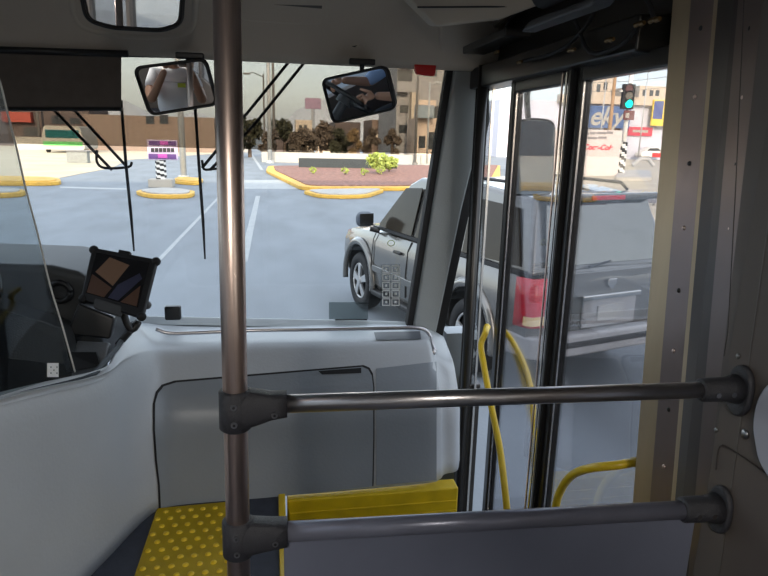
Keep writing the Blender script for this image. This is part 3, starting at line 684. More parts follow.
hl = [(176, 383), (163, 387), (157, 394), (154, 404), (154, 430), (156, 460), (159, 485), (160, 508.5)]
hr = [(362, 367.5), (368, 370), (371.5, 376), (373, 388), (373, 415), (373, 440), (372.5, 465), (372, 486)]
hl = [(a_, c_) for a_, c_ in hl]
seam = patch([(x-1.6, y-2.2 if i < 3 else y) for i, (x, y) in enumerate(hl)], [(x+1.4, y-2.2 if i < 3 else y) for i, (x, y) in enumerate(hr)], 30, 28, .0025)
hroot = root('access_hatch', 'large grey access hatch with rounded top corners in the front panel', 'hatch', (0, 2.25, 1.4))
obj('seam_gasket', seam, m_rubber, hroot, True)
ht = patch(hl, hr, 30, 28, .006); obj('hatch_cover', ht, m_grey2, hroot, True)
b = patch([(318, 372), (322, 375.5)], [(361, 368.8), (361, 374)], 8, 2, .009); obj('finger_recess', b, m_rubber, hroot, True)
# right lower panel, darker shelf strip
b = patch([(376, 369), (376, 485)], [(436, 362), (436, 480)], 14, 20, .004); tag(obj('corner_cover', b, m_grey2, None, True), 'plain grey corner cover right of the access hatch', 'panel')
b = patch([(374, 333), (376, 341)], [(420, 332), (421, 340)], 10, 3, .004); tag(obj('shelf_pad', b, mat('slate pad', (.05, .055, .07), .5), None, True), 'small dark pad on the shelf under the right end of the steel rail', 'pad')
# shelf rail
r = root('shelf_rail', 'thin bent steel rail running along the top of the front panel', 'rail', (0, 2.55, 1.7))
pts = [PY(x, y, 2.60) for x, y in ((156, 329), (170, 333), (200, 332.5), (250, 330.3), (320, 329.5), (390, 328), (415, 327.8), (425, 330), (430, 336))]+[PY(432, 344, 2.56), on(433, 352, .01)]
b = B(); tube(b, smooth_path(pts, 5), .0085, 10); obj('rail_tube', b, m_steelbar, r, True)
for x, y in ((433, 352),):
    p = on(x, y, 0); b = B(); sphere(b, p, .015); obj('rail_foot', b, m_steelbar, r, True)
# partition top trim (dark edge) along (0,400)-(105,375)-(145,322)
b = B(); tube(b, [p_[7]+Vector((-.004, 0, .003)) for p_ in prof[:5]], .010, 8)
tag(obj('partition_trim', b, mat('dark blue grey trim', (.05, .06, .07), .75), None, True), 'dark trim running along the top edge of the pale driver partition', 'trim')
# small black block on the windshield base
r = PY(173, 312, 2.86); b = B(); box(b, r+Vector((-.035, -.02, -.035)), r+Vector((.035, .02, .03))); tag(obj('sensor_block', b, m_black, bevel=.008), 'small black block at the base of the windshield', 'sensor')
# windshield base bright sill
b = B(); prism(b, [PY(130, 316, 2.93), PY(415, 322, 2.93), PY(415, 329, 2.88), PY(130, 324, 2.88)], Vector((0, .04, -.01))); struct('trim_2', b, mat('pale sill', (.5, .55, .58), .4))
# driver's dashboard
r = root('dashboard', 'charcoal driver dashboard with a round air vent behind the acrylic shield', 'dashboard', (-1.1, 2.5, 1.6))
b = B(); prism(b, [PY(-90, 262, 2.45), PY(50, 266, 2.45), PY(84, 274, 2.45), PY(104, 300, 2.45), PY(100, 375, 2.45), PY(60, 400, 2.45), PY(-90, 400, 2.45)], Vector((0, .46, 0))); obj('console', b, mat('smoky grey console', (.06, .06, .06), .55), r, bevel=.03, seg=4)
c = PY(60, 292, 2.43); b = B(); tube(b, [c+V3(math.cos(t)*.036, 0, math.sin(t)*.036) for t in [2*math.pi*k/24 for k in range(25)]], .011, 8); obj('vent_ring', b, m_black, r, True)
b = B(); tube(b, [c+V3(0, .01, 0), c+V3(0, .035, 0)], .03, 20); obj('vent_core', b, m_dash, r)
b = B(); prism(b, [PY(78, 303, 2.38), PY(115, 318, 2.38), PY(110, 340, 2.36), PY(66, 335, 2.36)], Vector((0, .06, -.0))); obj('display', b, m_black, r, bevel=.01)
b = B(); prism(b, round_poly([PY(-60, 270, 2.30), PY(0, 308, 2.30), PY(64, 328, 2.30), PY(70, 366, 2.22), PY(-60, 352, 2.22)], .04), Vector((0, .10, 0))); obj('instrument_cowl', b, m_dash, r, bevel=.015)
b = B(); tube(b, smooth_path([PY(-20, 300, 2.29), PY(0, 309, 2.29), PY(32, 319, 2.29), PY(62, 328.5, 2.29)], 5), .0035, 6); obj('cowl_edge', b, m_dash2, r)
b = B(); prism(b, [PY(76, 340, 2.30), PY(110, 342, 2.30), PY(104, 374, 2.12), PY(70, 378, 2.12)], Vector((0, .03, -.02))); obj('lower_console', b, m_dash2, r, bevel=.01)
b = B(); prism(b, [PY(62, 352, 2.2), PY(96, 352, 2.2), PY(100, 366, 2.15), PY(66, 372, 2.15)], Vector((0, .01, -.005))); obj('side_pocket', b, m_black, r)
# acrylic shield
def ppart(x, y):   # plane of the partition
    n = Vector((.362, -.137, 0)).normalized(); return PP(x, y, Vector((-.60, 1.87, 1.8)), n)
n_ = Vector((.362, -.137, 0)).normalized()
sh = root('acrylic_shield', 'clear acrylic screen with a curved front edge standing on the driver partition', 'screen', (-.7, 1.6, 1.85))
edge = [ppart(*p) for p in ((-6, 70), (0, 82), (8, 115), (17, 150), (26, 190), (38, 235), (50, 285), (62, 325), (75, 372))]
edge = smooth_path(edge, 4)
back_top = Vector((-.97, .9, 3.0)); back_bot = Vector((-.97, .9, 2.0))
b = B(); prism(b, [back_bot, back_top]+edge, -n_*.005); obj('pane', b, m_acryl, sh)
b = B(); tube(b, edge, .0028, 6); obj('polished_edge', b, m_acedge, sh, True)
q = [ppart(*p) for p in ((47, 363), (58, 363), (58, 377), (47, 377))]; b = B(); prism(b, q, n_*.002); st_ = obj('sticker', b, mat('white paper sticker', (.8, .8, .78), .6), sh)
b = B(); [box(b, ppart(50+i*3, 367+j*3)+n_*.002-V3(.001, .001, .002), ppart(50+i*3, 367+j*3)+n_*.0035+V3(.001, .001, .002)) for i in range(3) for j in range(3) if (i+j) % 2 == 0]; obj('printed_mark', b, mat('grey print', (.25, .25, .25), .6), sh)

# ---- windshield
ws = []
Yw = lambda z: 2.955-(z-1.63)*.04
def wpt(x, z): return Vector((x, Yw(z), z))
b = B(); prism(b, [wpt(-1.5, 1.62), wpt(.80, 1.62), wpt(.94, 2.92), wpt(-1.5, 2.92)], Vector((0, .006, 0))); W1 = struct('window_1', b, m_glass)
zb2 = PY(300, 149, 2.92).z
b = B(); prism(b, [wpt(-1.5, zb2), wpt(.895, zb2-.01), wpt(.94, 2.92), wpt(-1.5, 2.92)], Vector((0, -.002, 0))); t_ = obj('tint_strip', b, m_tint, W1)
t_.location.y = -.004
b = B(); tube(b, [wpt(-1.5, 1.63), wpt(.79, 1.63), wpt(.93, 2.91), wpt(-1.5, 2.91)], .014, 8); obj('rubber_seal', b, m_rubber, W1)
def gp(x, y): d = ray(x, y); return CAM+d*(2.935/d.y)
b = B(); prism(b, [gp(329, 302), gp(368, 302), gp(368, 319), gp(329, 319)], Vector((0, -.002, 0))); tag(obj('windshield_sticker', b, glass('frosted film', (.55, .6, .6), .3, base=.12)), 'plain pale grey rectangular film stuck low on the windshield', 'sticker')
b = B(); prism(b, [gp(335, 319), gp(367, 319), gp(367, 320.2), gp(335, 320.2)], Vector((0, -.002, 0))); obj('dark_edge', b, m_black, COL.objects[-1] if False else bpy.data.objects['windshield_sticker'])
r = root('pattern_sticker', 'translucent sticker with two columns of pale squares on the windshield', 'sticker', gp(391, 285))
b = B(); prism(b, [gp(381, 264), gp(400, 264), gp(399, 306), gp(380, 306)], Vector((0, -.001, 0))); obj('film', b, glass('clear film', (.85, .86, .86), .3, base=.03), r)
b = B()
for i in range(2):
    for j in range(5):
        x, y = 382.2+i*9.3, 265.5+j*8.2
        for (x0, y0, x1, y1) in ((0, 0, 8, .8), (0, 6.6, 8, 7.4), (0, 0, .8, 7.4), (7.2, 0, 8, 7.4), (3, 2.6, 5, 4.8)):
            prism(b, [gp(x+x0, y+y0), gp(x+x1, y+y0), gp(x+x1, y+y1), gp(x+x0, y+y1)], Vector((0, -.003, 0)))
obj('square_mark', b, mat('pale print', (.62, .62, .60), .6), r)
b = B(); ce = gp(391, 243); tube(b, [ce+V3(math.cos(t)*.017, -.003, math.sin(t)*.014) for t in [2*math.pi*k/20 for k in range(21)]], .0018, 6); tag(obj('round_sticker', b, mat('yellow green print', (.35, .4, .12), .6)), 'small yellow green ring sticker on the windshield above the squares', 'sticker')
# outside wipers
def wiper(label, arms, blade, bracket):
    r = root('windshield_wiper', label, 'wiper', PY(*bracket[0], 3.02))
    for a_ in arms:
        b = B(); pts = [PY(x, y, 3.03) for x, y in a_]; tube(b, pts, [.011]+[.007]*(len(pts)-1), 8); obj('arm', b, m_rubber, r)
    b = B(); tube(b, [PY(x, y, 3.00) for x, y in blade], [.007]*(len(blade)-1)+[.004], 8); obj('blade', b, m_rubber, r)
    b = B(); tube(b, smooth_path([PY(x, y, 3.03) for x, y in bracket], 4), .006, 8); obj('bracket', b, m_rubber, r)
wiper('left windshield wiper whose arms come out from under the dark sunshade', [[(30, 85), (56, 112), (112, 170)], [(52, 85), (76, 112), (128, 168)]], [(121, 100), (126, 165), (131, 215), (134, 251)], [(97, 150), (97, 162), (105, 168), (128, 167), (132, 162)])
wiper('right windshield wiper with its arms crossing behind the mirror gap', [[(303, 44), (292, 58), (240, 122), (202, 168)], [(319, 44), (308, 58), (254, 125), (210, 170)]], [(194, 90), (199, 165), (203, 220), (205, 259)], [(202, 160), (204, 169), (213, 169), (222, 168)])
# ---- front header
b = B(); HP = [(2.98, 2.90), (2.86, 2.86), (2.80, 2.875), (2.76, 2.93), (2.66, 3.05), (2.50, 3.17), (2.33, 3.25)]
sp = smooth_path([V3(0, y, z) for y, z in HP], 4)
grid(b, [[V3(x, p.y, p.z) for p in sp] for x in [-1.5+.1*i for i in range(26)]])
o = struct('wall_header', b, m_header, smooth=True); o.modifiers.new('s', 'SOLIDIFY').thickness = .012
bmh = bmesh.new(); bmh.from_mesh(o.data); bvh_h = BVHTree.FromBMesh(bmh)
def onh(x, y, off=0):
    d = ray(x, y).normalized(); h, n, i, t = bvh_h.ray_cast(CAM, d)
    if h is None: return PY(x, y, 2.7)
    if n.dot(d) > 0: n = -n
    return h+n*off
# seams
for nm, pl in (('header_seam', [(371, -8), (369.5, 20), (369, 45), (368, 58)]),):
    b = B(); tube(b, [onh(x, y, .001) for x, y in pl], .0022, 6); struct('trim_3', b, m_black)
b = B(); tube(b, [onh(-30+i*30, 45+i*.1, 0.002) for i in range(5)], .002, 6); b.free()
# raised moulding around the mirror
b = B(); pl = [(72, -10), (74, 12), (84, 26), (110, 33), (150, 36), (182, 33), (194, 22), (196, -10)]
tube(b, smooth_path([onh(x, y, .0) for x, y in pl], 5), .016, 10); struct('trim_4', b, m_header_l, smooth=True)
# recess
b = B(); prism(b, [onh(x, y, .004) for x, y in ((246, -12), (323, -12), (321, 19), (246, 14))], Vector((0, -.006, 0)))
hr_ = root('header_pocket', 'shallow rectangular pocket moulded in the overhead panel', 'pocket', onh(284, 2)); obj('pocket_floor', b, mat('deep taupe', (.10, .09, .08), .6), hr_)
b = B(); tube(b, smooth_path([onh(x, y, .004) for x, y in ((240, -10), (240, 10), (246, 18), (280, 21), (318, 22), (326, 16), (327, -10))], 4), .009, 8); obj('pocket_rim', b, m_header_l, hr_, True)
c = onh(354, 43, .002); r = root('round_socket', 'small round black socket in the overhead panel', 'socket', c)
d_ = (CAM-c).normalized(); b = B(); tube(b, [c-d_*.004, c+d_*.006], .018, 20); obj('socket_face', b, m_black, r)
b = B(); a1 = d_.orthogonal().normalized(); a2 = d_.cross(a1); tube(b, [c+d_*.006+a1*math.cos(t)*.018+a2*math.sin(t)*.018 for t in [2*math.pi*k/24 for k in range(25)]], .003, 6); obj('socket_ring', b, m_header, r, True)
# red lens
r = root('warning_lamp', 'small red warning lens hanging under the overhead panel', 'lamp', PY(424, 66, 2.8))
b = B(); prism(b, round_poly([PY(x, y, 2.80) for x, y in ((413, 60), (437, 61), (435, 76), (417, 74))], .01), Vector((0, .035, 0))); obj('lens', b, m_red, r, bevel=.004)
b = B(); prism(b, [PY(x, y, 2.795) for x, y in ((411, 56), (439, 57), (437, 62), (413, 61))], Vector((0, .045, 0))); obj('base', b, m_black, r, bevel=.003)
# header valance (lower dark edge)
b = B(); tube(b, [PY(x, y, 2.84) for x, y in ((-40, 49), (120, 55), (240, 57.5), (380, 61), (480, 66))], .008, 8); struct('trim_5', b, m_black)
b = B(); box(b, (-1.56, 2.985, 2.90), (1.02, 3.10, 3.30)); struct('wall_front_roof', b, m_white)
# sunshade
r = root('sun_visor', 'wide dark roller sunshade pulled down over the left windshield', 'sunshade', PY(60, 60, 2.78))
b = B(); prism(b, [PY(x, y, 2.78) for x, y in ((-90, 46), (121, 54), (121, 108), (-90, 109))], Vector((0, .006, 0))); obj('cloth', b, m_dark, r)
b = B(); tube(b, [PY(-90, 109, 2.78), PY(122, 109, 2.78)], .008, 8); obj('bottom_bar', b, m_black, r)
b = B(); tube(b, [PY(-90, 47, 2.78), PY(128, 54, 2.78)], .014, 10); obj('roller', b, m_black, r, True)
# ---- mirrors
def mirror(name, label, px, Yc_, target, stem, rim=.012, rad=.03, thick=.03):
    cx = sum(p[0] for p in px)/len(px); cy = sum(p[1] for p in px)/len(px)
    c = PY(cx, cy, Yc_); n = ((CAM-c).normalized()+(Vector(target)-c).normalized()).normalized()
    P = [PP(x, y, c, n) for x, y in px]; r = root(name, label, 'mirror', c)
    cc = sum(P, Vector())/len(P)
    b = B(); prism(b, [p-n*.002 for p in round_poly(P, rad, 6)], -n*thick); obj('housing', b, m_black, r, bevel=.006)
    Q = [p+(cc-p).normalized()*rim for p in P]
    b = B(); prism(b, round_poly(Q, rad*.8, 6), n*.001); obj('mirror_glass', b, m_mirror, r)
    b = B(); R = round_poly(P, rad, 6); tube(b, [p+n*.0 for p in R]+[R[0]], .006, 8); obj('rim', b, m_black, r, True)
    b = B(); tube(b, [PY(x, y, yy) for x, y, yy in stem], .010, 8); obj('stem', b, m_black, r)
    s0 = stem[0]; p = PY(*s0); b = B(); box(b, p+V3(-.055, -.02, -.012), p+V3(.055, .02, .012)); obj('mount', b, m_black, r, bevel=.005)
    return r
mirror('interior_mirror', 'tilted rectangular mirror hanging left of the vertical pole, showing a white shirt', [(134, 68), (206, 59), (218, 104), (150, 115)], 2.72, (0.02, -.35, 2.30), [(190, 56, 2.76), (184, 70, 2.76)])
mirror('interior_mirror', 'tilted rectangular mirror under the middle of the overhead panel', [(322, 80), (386, 66), (396, 108), (333, 123)], 2.72, (-1.10, 1.95, 2.0), [(362, 62, 2.76), (362, 76, 2.76)])
mirror('interior_mirror', 'wide black rimmed mirror at the top left of the overhead panel', [(76, -30), (185, -30), (182, 24), (163, 31), (110, 28), (86, 20)], 2.40, (1.0, -2.0, 2.5), [(130, -34, 2.45), (130, -20, 2.45)], rad=.03, rim=.014)

# ---- A pillar
r = root('windshield_pillar', 'slanting grey windshield pillar with black rubber edges', 'pillar', PY(430, 325, 2.9))
[r.__delitem__(k_) for k_ in ('label', 'category') if k_ in r]; r['kind'] = 'structure'; r.name = 'trim_6'
b = B(); prism(b, [PY(456, 60, 2.86), PY(486, 60, 2.86), PY(484, 120, 2.86), PY(462, 210, 2.86), PY(434, 345, 2.86), PY(411, 345, 2.86)], Vector((0, .07, 0))); obj('pillar_cover', b, m_pillar, r, bevel=.012, seg=3)
b = B(); prism(b, [PY(449, 60, 2.88), PY(460, 60, 2.88), PY(414, 345, 2.88), PY(404, 345, 2.88)], Vector((0, .06, 0))); obj('rubber_strip', b, m_rubber, r, bevel=.004)
b = B(); prism(b, [PY(482, 110, 2.875), PY(488, 60, 2.875), PY(490, 120, 2.875), PY(441, 345, 2.875), PY(433, 345, 2.875), PY(460, 210, 2.875)], Vector((0, .06, 0))); obj('rubber_strip', b, m_rubber, r, bevel=.004)
# corner grey block at header end / right end
b = B(); prism(b, [PY(440, 62, 2.80), PY(500, 66, 2.78), PY(500, 10, 2.6), PY(440, 10, 2.6)], Vector((0, .1, 0))); struct('trim_7', b, m_header, bevel=.01)
b = B(); box(b, (.84, 2.86, .60), (.98, 2.98, 1.60)); struct('trim_8', b, m_grey2)
# quarter glass between pillar and door
b = B(); prism(b, [V3(.96, 2.73, 1.2), V3(.96, 2.9, 1.2), V3(.96, 2.9, 2.86), V3(.96, 2.73, 2.86)], V3(.004, 0, 0)); struct('window_30', b, m_glass)
b = B(); box(b, (.925, 2.72, .55), (.985, 2.98, 1.38)); struct('trim_14', b, m_frame, bevel=.006)
# ---- door
XD = .95
def DY(x, y): return PX(x, y, XD).y
YA0, YA1, YB1 = PX(557, 200, .93).y, PX(507, 200, .93).y+.045, PX(557, 200, .93).y-.066
def leaf(nm, yn, yf, label, sw=.045):
    r = root(nm, '', 'door', (XD, (yn+yf)/2, .62)); [r.__delitem__(k_) for k_ in ('label', 'category') if k_ in r]; r['kind'] = 'structure'
    z0, z1 = .60, 2.78
    for (a_, c_) in ((yn, yn+sw), (yf-sw, yf)):
        b = B(); box(b, (XD-.02, a_, z0), (XD+.02, c_, z1)); obj('door_stile', b, m_frame, r, bevel=.006)
        b = B(); s_ = a_+sw if a_ == yn else a_-.002; box(b, (XD-.012, s_, z0+.2), (XD-.006, s_+.002, z1-.05)); obj('chrome_bead', b, m_chrome, r)
    b = B(); box(b, (XD-.02, yn+sw, z0), (XD+.02, yf-sw, z0+.27)); box(b, (XD-.02, yn+sw, z1-.05), (XD+.02, yf-sw, z1)); obj('door_rail', b, m_frame, r, bevel=.006)
    b = B(); box(b, (XD-.002, yn+sw, z0+.27), (XD+.003, yf-sw, z1-.05)); obj('pane', b, m_dglass, r)
    return r
leaf('door_1', YA0-.045, YA1, '')
leaf('door_2', 1.28, YB1+.008, '', .036)
r = root('door_3', '', 'door', (XD, 2.01, .62)); [r.__delitem__(k_) for k_ in ('label', 'category') if k_ in r]; r['kind'] = 'structure'; r.name = 'trim_9'
b = B(); box(b, (XD-.035, YB1+.01, .60), (XD+.01, YA0-.045, 2.80)); obj('centre_seal', b, m_rubber, r, bevel=.01)
b = B(); box(b, (XD-.038, YB1+.035, .65), (XD-.034, YB1+.045, 2.76)); obj('centre_bead', b, m_chrome, r)
b = B(); box(b, (XD-.038, YB1+.065, .65), (XD-.034, YB1+.072, 2.76)); obj('centre_bead', b, m_steel, r)
r = root('door_post', 'black round door post with a chrome strip at the far side of the entrance', 'post', (.90, 2.72, .55))
b = B(); tube(b, [V3(.905, 2.72, .55), V3(.905, 2.72, 2.86)], .022, 16); obj('shaft', b, m_frame, r, True)
b = B(); box(b, (.945, 2.70, .6), (.955, 2.706, 2.8)); obj('chrome_strip', b, m_chrome, r)
b = B(); box(b, (.90, 2.775, .6), (.955, 2.80, 2.86)); obj('rubber_edge', b, m_rubber, r)
# header above the door
b = B(); box(b, (XD-.06, 1.505, 2.77), (XD+.06, 2.95, 2.86)); box(b, (XD+.03, 1.2, 2.86), (XD+.06, 2.95, 3.28)); struct('trim_10', b, m_frame, bevel=.008)
r = root('door_mechanism', 'dark open door mechanism with brass fittings above the entrance', 'machinery', (.88, 2.0, 2.9))
b = B(); box(b, (.78, 1.52, 3.16), (.96, 2.75, 3.24)); obj('mounting_rail', b, m_black, r, bevel=.01)
b = B(); tube(b, [V3(.89, 1.60, 3.02), V3(.89, 2.1, 3.02)], .045, 16); obj('air_cylinder', b, m_dash, r, True)
b = B(); tube(b, [V3(.87, 2.1, 3.02), V3(.87, 2.5, 2.99)], .014, 10); obj('piston_rod', b, m_chrome, r, True)
brass = mat('brass fitting', (.20, .13, .06), .35, .9)
for (x, y) in ((497, 52), (503, 40), (512, 30), (520, 62), (640, 24), (655, 20), (610, 40), (572, 50)):
    p = PX(x, y, .86); b = B(); tube(b, [p-V3(0, .018, 0), p-V3(0, .004, 0), p+V3(0, .004, .002), p+V3(0, .02, 0)], [.005, .007, .005, .006], 10); obj('fitting', b, brass, r)
for i, pl in enumerate(([(497, 52), (510, 20), (530, 5), (545, -10)], [(520, 62), (560, 50), (590, 20), (600, -10)], [(640, 24), (620, 45), (590, 52), (575, 20)], [(655, 20), (650, 5), (640, -15)])):
    b = B(); tube(b, smooth_path([PX(x, y, .87) for x, y in pl], 5), .006, 8); obj('hose', b, m_rubber, r, True)
b = B(); box(b, (.80, 2.2, 2.90), (.90, 2.7, 2.93)); obj('lever_arm', b, m_frame, r, bevel=.005)
# ceiling duct box (upper right)
r = root('overhead_unit', 'grey overhead unit box at the ceiling above the right end of the windshield', 'unit', (.6, 2.2, 3.1))
Pn = [PY(404, -6, 2.35), PY(437, 27, 2.35), PY(500, 20, 2.20), PY(565, -4, 2.05), PY(540, -40, 2.05), PY(400, -40, 2.35)]
b = B(); prism(b, Pn, Vector((0, .12, .02))); obj('case', b, m_header_l, r, bevel=.012, seg=3)
b = B(); tube(b, [Pn[0].lerp(Pn[1], .4)+V3(0, -.003, 0), Pn[2].lerp(Pn[3], .3)+V3(0, -.003, .02)], .003, 6); obj('groove', b, m_black, r)
b = B(); prism(b, [PX(x, y, .72) for x, y in ((520, 32), (590, 6), (600, -6), (530, 20))], V3(.05, 0, .0)); obj('light_bracket', b, m_dash, r, bevel=.006)
# ---- right column (vertical strips)
strips = [(675, 634, 1.02, None), (673, 633, .922, m_col_l), (691, 650, .92, m_col_l), (714, 671, .915, mat('steel with dimmed reflection', (.27, .215, .205), .3, .75)), (718, 675, .91, m_col_l), (740, 700, .885, m_wallr2), (763, 707, .868, mat('stainless in dark reflection', (.20, .16, .15), .3, .7)), (800, 730, .859, m_wallr)]  # darker strips of the steel column have dim reflections put into their colour
r = root('trim_11', '', 'x', (.95, 1.2, .55)); [r.__delitem__(k_) for k_ in ('label', 'category') if k_ in r]; r['kind'] = 'structure'
def edge_line(xt, xb, X_):
    t_, b_ = PX(xt, 0, X_), PX(xb, 500, X_); k_ = (t_.y-b_.y)/(t_.z-b_.z)
    return [V3(X_, b_.y+k_*(z-b_.z), z) for z in (.55, 3.25)]
EL = [edge_line(*q[:3]) for q in strips]
for i in range(1, len(EL)):
    (p0, p1), (q0, q1) = EL[i-1], EL[i]
    b = B(); prism(b, [p0, q0, q1, p1], V3(.012, .004, 0)); obj('column_face', b, strips[i][3], r)
for (xa, xb_, X_) in ((703, 661, .9165), (753, 703, .876)):
    for k in range(8):
        t = k/8+.05; p = PX(xa, 0, X_).lerp(PX(xb_, 500, X_), t); b = B(); sphere(b, p, .0055, .6, 1, 1, 10); obj('rivet', b, m_steel if k % 2 else m_black, r, True)
b = B(); box(b, (1.0, 1.0, .5), (1.03, 1.27, 3.25)); obj('core', b, m_wallr2, r)
# wall details on the right panel
b = B(); tube(b, smooth_path([PX(x, y, .857) for x, y in ((716, 470), (720, 446), (735, 452), (768, 475), (800, 500))], 4), .0014, 6); struct('trim_12', b, m_wallr2)
b = B(); tube(b, [PX(x, y, .857) for x, y in ((735, 452), (768, 473), (800, 495))], .0014, 6); b.free()
b = B(); tube(b, [PX(x, y, .857) for x, y in ((745, -20), (736, 180), (728, 330), (724, 356))], .0010, 6); struct('trim_13', b, m_wallr2)
for k_, (x, y) in enumerate(((745, 434), (738, 356), (716, 430))):
    p = PX(x, y, .858); b = B(); sphere(b, p, .009 if k_ == 0 else .005, .5, 1, 1, 14); tag(obj('wall_screw', b, m_screw, None, True), ['largest dome screw on the right wall between the two flanges', 'small screw above the upper flange on the right wall', 'small screw left of the dome screw near the column'][k_], 'screw')
b = B(); prism(b, round_poly([PX(x, y, .858) for x, y in ((757, 425), (762, 398), (775, 380), (900, 380), (900, 560), (775, 480), (763, 460))], .03), V3(-.012, 0, 0)); tag(obj('wall_pad', b, mat('pale blue grey pad', (.36, .38, .45), .5), bevel=.004), 'pale rounded pad on the right wall at the edge of the view', 'pad')

# ---- pole, rails, clamps, guard panel
pt, pb_ = PY(226, -30, .95), PY(239, 576, .95)
pd = (pb_-pt); pfoot = pt+pd*((FZ-pt.z)/pd.z); ptop = pt+pd*((3.25-pt.z)/pd.z)
def atz(z): return pt+pd*((z-pt.z)/pd.z)
r = root('grab_pole', 'vertical brushed steel grab pole in the foreground', 'pole', pfoot)
b = B(); tube(b, [pfoot, ptop], .0195, 32); obj('tube', b, m_steel, r, True)
b = B(); tube(b, [pfoot, pfoot+V3(0, 0, .012)], .045, 24); obj('floor_flange', b, m_clamp, r)
R1 = (PY(262, 404.5, .95), V3(.842, .95, PY(722, 389.5, .95).z)); R2 = (PY(262, 533, .95), V3(.842, .95, PY(715, 508, .95).z))
r = root('guard_rail', 'upper horizontal brushed steel rail between the pole and the right wall', 'rail', R1[0])
b = B(); tube(b, [R1[0], R1[1]], .0150, 24); obj('tube', b, m_steelbar, r, True)
r2 = root('guard_rail', 'lower horizontal slate rail holding the guard panel', 'rail', R2[0])
b = B(); tube(b, [R2[0], R2[1]], .0175, 24); obj('tube', b, m_rail2, r2, True)
def clamp(label, zc, cpx, rail, rr_):
    """cpx: outline pixels (left bulge is round the pole)"""
    c = atz(zc); r = root('pole_clamp', label, 'clamp', c)
    b = B(); tube(b, [atz(zc-.034), atz(zc-.031), atz(zc+.031), atz(zc+.034)], [.0225, .026, .026, .0225], 28)
    obj('collar', b, m_clamp, r, True)
    d = (rail[1]-rail[0]).normalized(); p0 = rail[0]-d*.0; e = c+d*.082
    e = rail[0]+d*((e-rail[0]).dot(d))
    rows = []
    for t, h_, w_ in ((0, .034, .025), (.35, .030, .023), (.7, rr_+.007, rr_+.006), (1, rr_+.005, rr_+.005)):
        q = c.lerp(e, t); ring = []
        for k in range(25):
            a_ = 2*math.pi*k/24; ca, sa = math.cos(a_), math.sin(a_)
            ring.append(q+V3(0, w_*math.copysign(abs(ca)**.6, ca), h_*math.copysign(abs(sa)**.6, sa)))
        rows.append(ring)
    b = B(); VV = grid(b, rows); b.faces.new(VV[-1][:-1]); obj('arm', b, m_clamp, r, True)
    for dx, dz in ((-.001, .014), (-.001, -.016), (.062, -.004)):
        q = c+V3(dx, -.0265 if dx < .01 else -.0235, dz); b = B(); tube(b, [q+V3(0, .004, 0), q-V3(0, .0015, 0)], .0052, 14); sc = obj('screw', b, m_screw, r)
        b = B(); tube(b, [q-V3(0, .0012, 0), q-V3(0, .0022, 0)], .0024, 6); obj('screw_socket', b, m_black, sc)
def pole_z(y):  # height on the pole at image row y
    return PY(234, y, .95).z
clamp('upper charcoal clamp joining the steel rail to the vertical pole', pole_z(409), None, R1, .0150)
clamp('lower charcoal clamp joining the slate rail to the vertical pole', pole_z(537), None, R2, .0175)
def flange(label, rail, rr_, hh=.050):
    e = rail[1]; r = root('rail_flange', label, 'flange', e)
    ell = [V3(.860, e.y+math.cos(t)*.030, e.z+math.copysign(abs(math.sin(t))**.8, math.sin(t))*hh-.004) for t in [2*math.pi*k/32 for k in range(32)]]
    b = B(); prism(b, ell, V3(-.014, 0, 0)); obj('plate', b, m_clamp, r, bevel=.005)
    d = (rail[1]-rail[0]).normalized(); b = B(); tube(b, [e-d*.075, e-d*.070, e-d*.02, e], [rr_+.003, rr_+.007, rr_+.008, rr_+.013], 24); obj('socket', b, m_clamp, r, True)
    for off in (-.052, -.02):
        q = e+d*off+V3(0, -rr_-.0075, -.002); b = B(); tube(b, [q+V3(0, .003, 0), q-V3(0, .0015, 0)], .005, 12); obj('screw', b, m_screw, r)
flange('upper black oval flange fixing the steel rail to the right wall', R1, .0150)
flange('lower black oval flange fixing the slate rail to the right wall', R2, .0175)
pl_ = PY(284, 560, .95).x
b = B(); prism(b, [V3(pl_, .947, 1.22), V3(.80, .947, 1.22), V3(.80, .947, R2[1].z-.012), V3(pl_, .947, R2[0].z-.012)], V3(0, .006, 0)); gpn = obj('guard_panel', b, m_panel, r2, bevel=.002); gpn['label'] = 'slate blue guard panel'

# ---- yellow handrails at the door
def yrail(label, pts, foot=True, rad=.0135):
    r = root('door_handrail', label, 'handrail', pts[-1]); b = B(); tube(b, smooth_path(pts, 6), rad, 14); obj('tube', b, m_yellow, r, True)
    for p in (pts[0], pts[-1]):
        b = B(); sphere(b, p, rad*1.15); obj('end_fixing', b, m_yellow, r, True)
yrail('yellow curved handrail fixed to the far side of the entrance', [PX(487, 327, .925), PX(485, 334, .90), PX(481, 346, .88), PX(485, 372, .87), PX(492, 410, .87), PX(500, 450, .87), PX(506, 500, .87), PX(509, 540, .88)])
yrail('yellow reflection of the handrail modelled behind the far door glass', [PX(504, 331, .985), PX(512, 341, 1.0), PX(523, 362, 1.005), PX(531, 390, 1.005), PX(534, 430, 1.0), PX(533, 480, .99)], rad=.012)  # reflection in the door glass, built as a solid yellow tube
yrail('yellow handrail bending down beside the near side of the entrance', [PX(634, 462, .975), PX(618, 465, .93), PX(592, 468, .88), PX(574, 474, .88), PX(563, 486, .88), PX(556, 505, .88), PX(552, 540, .88)], rad=.0125)

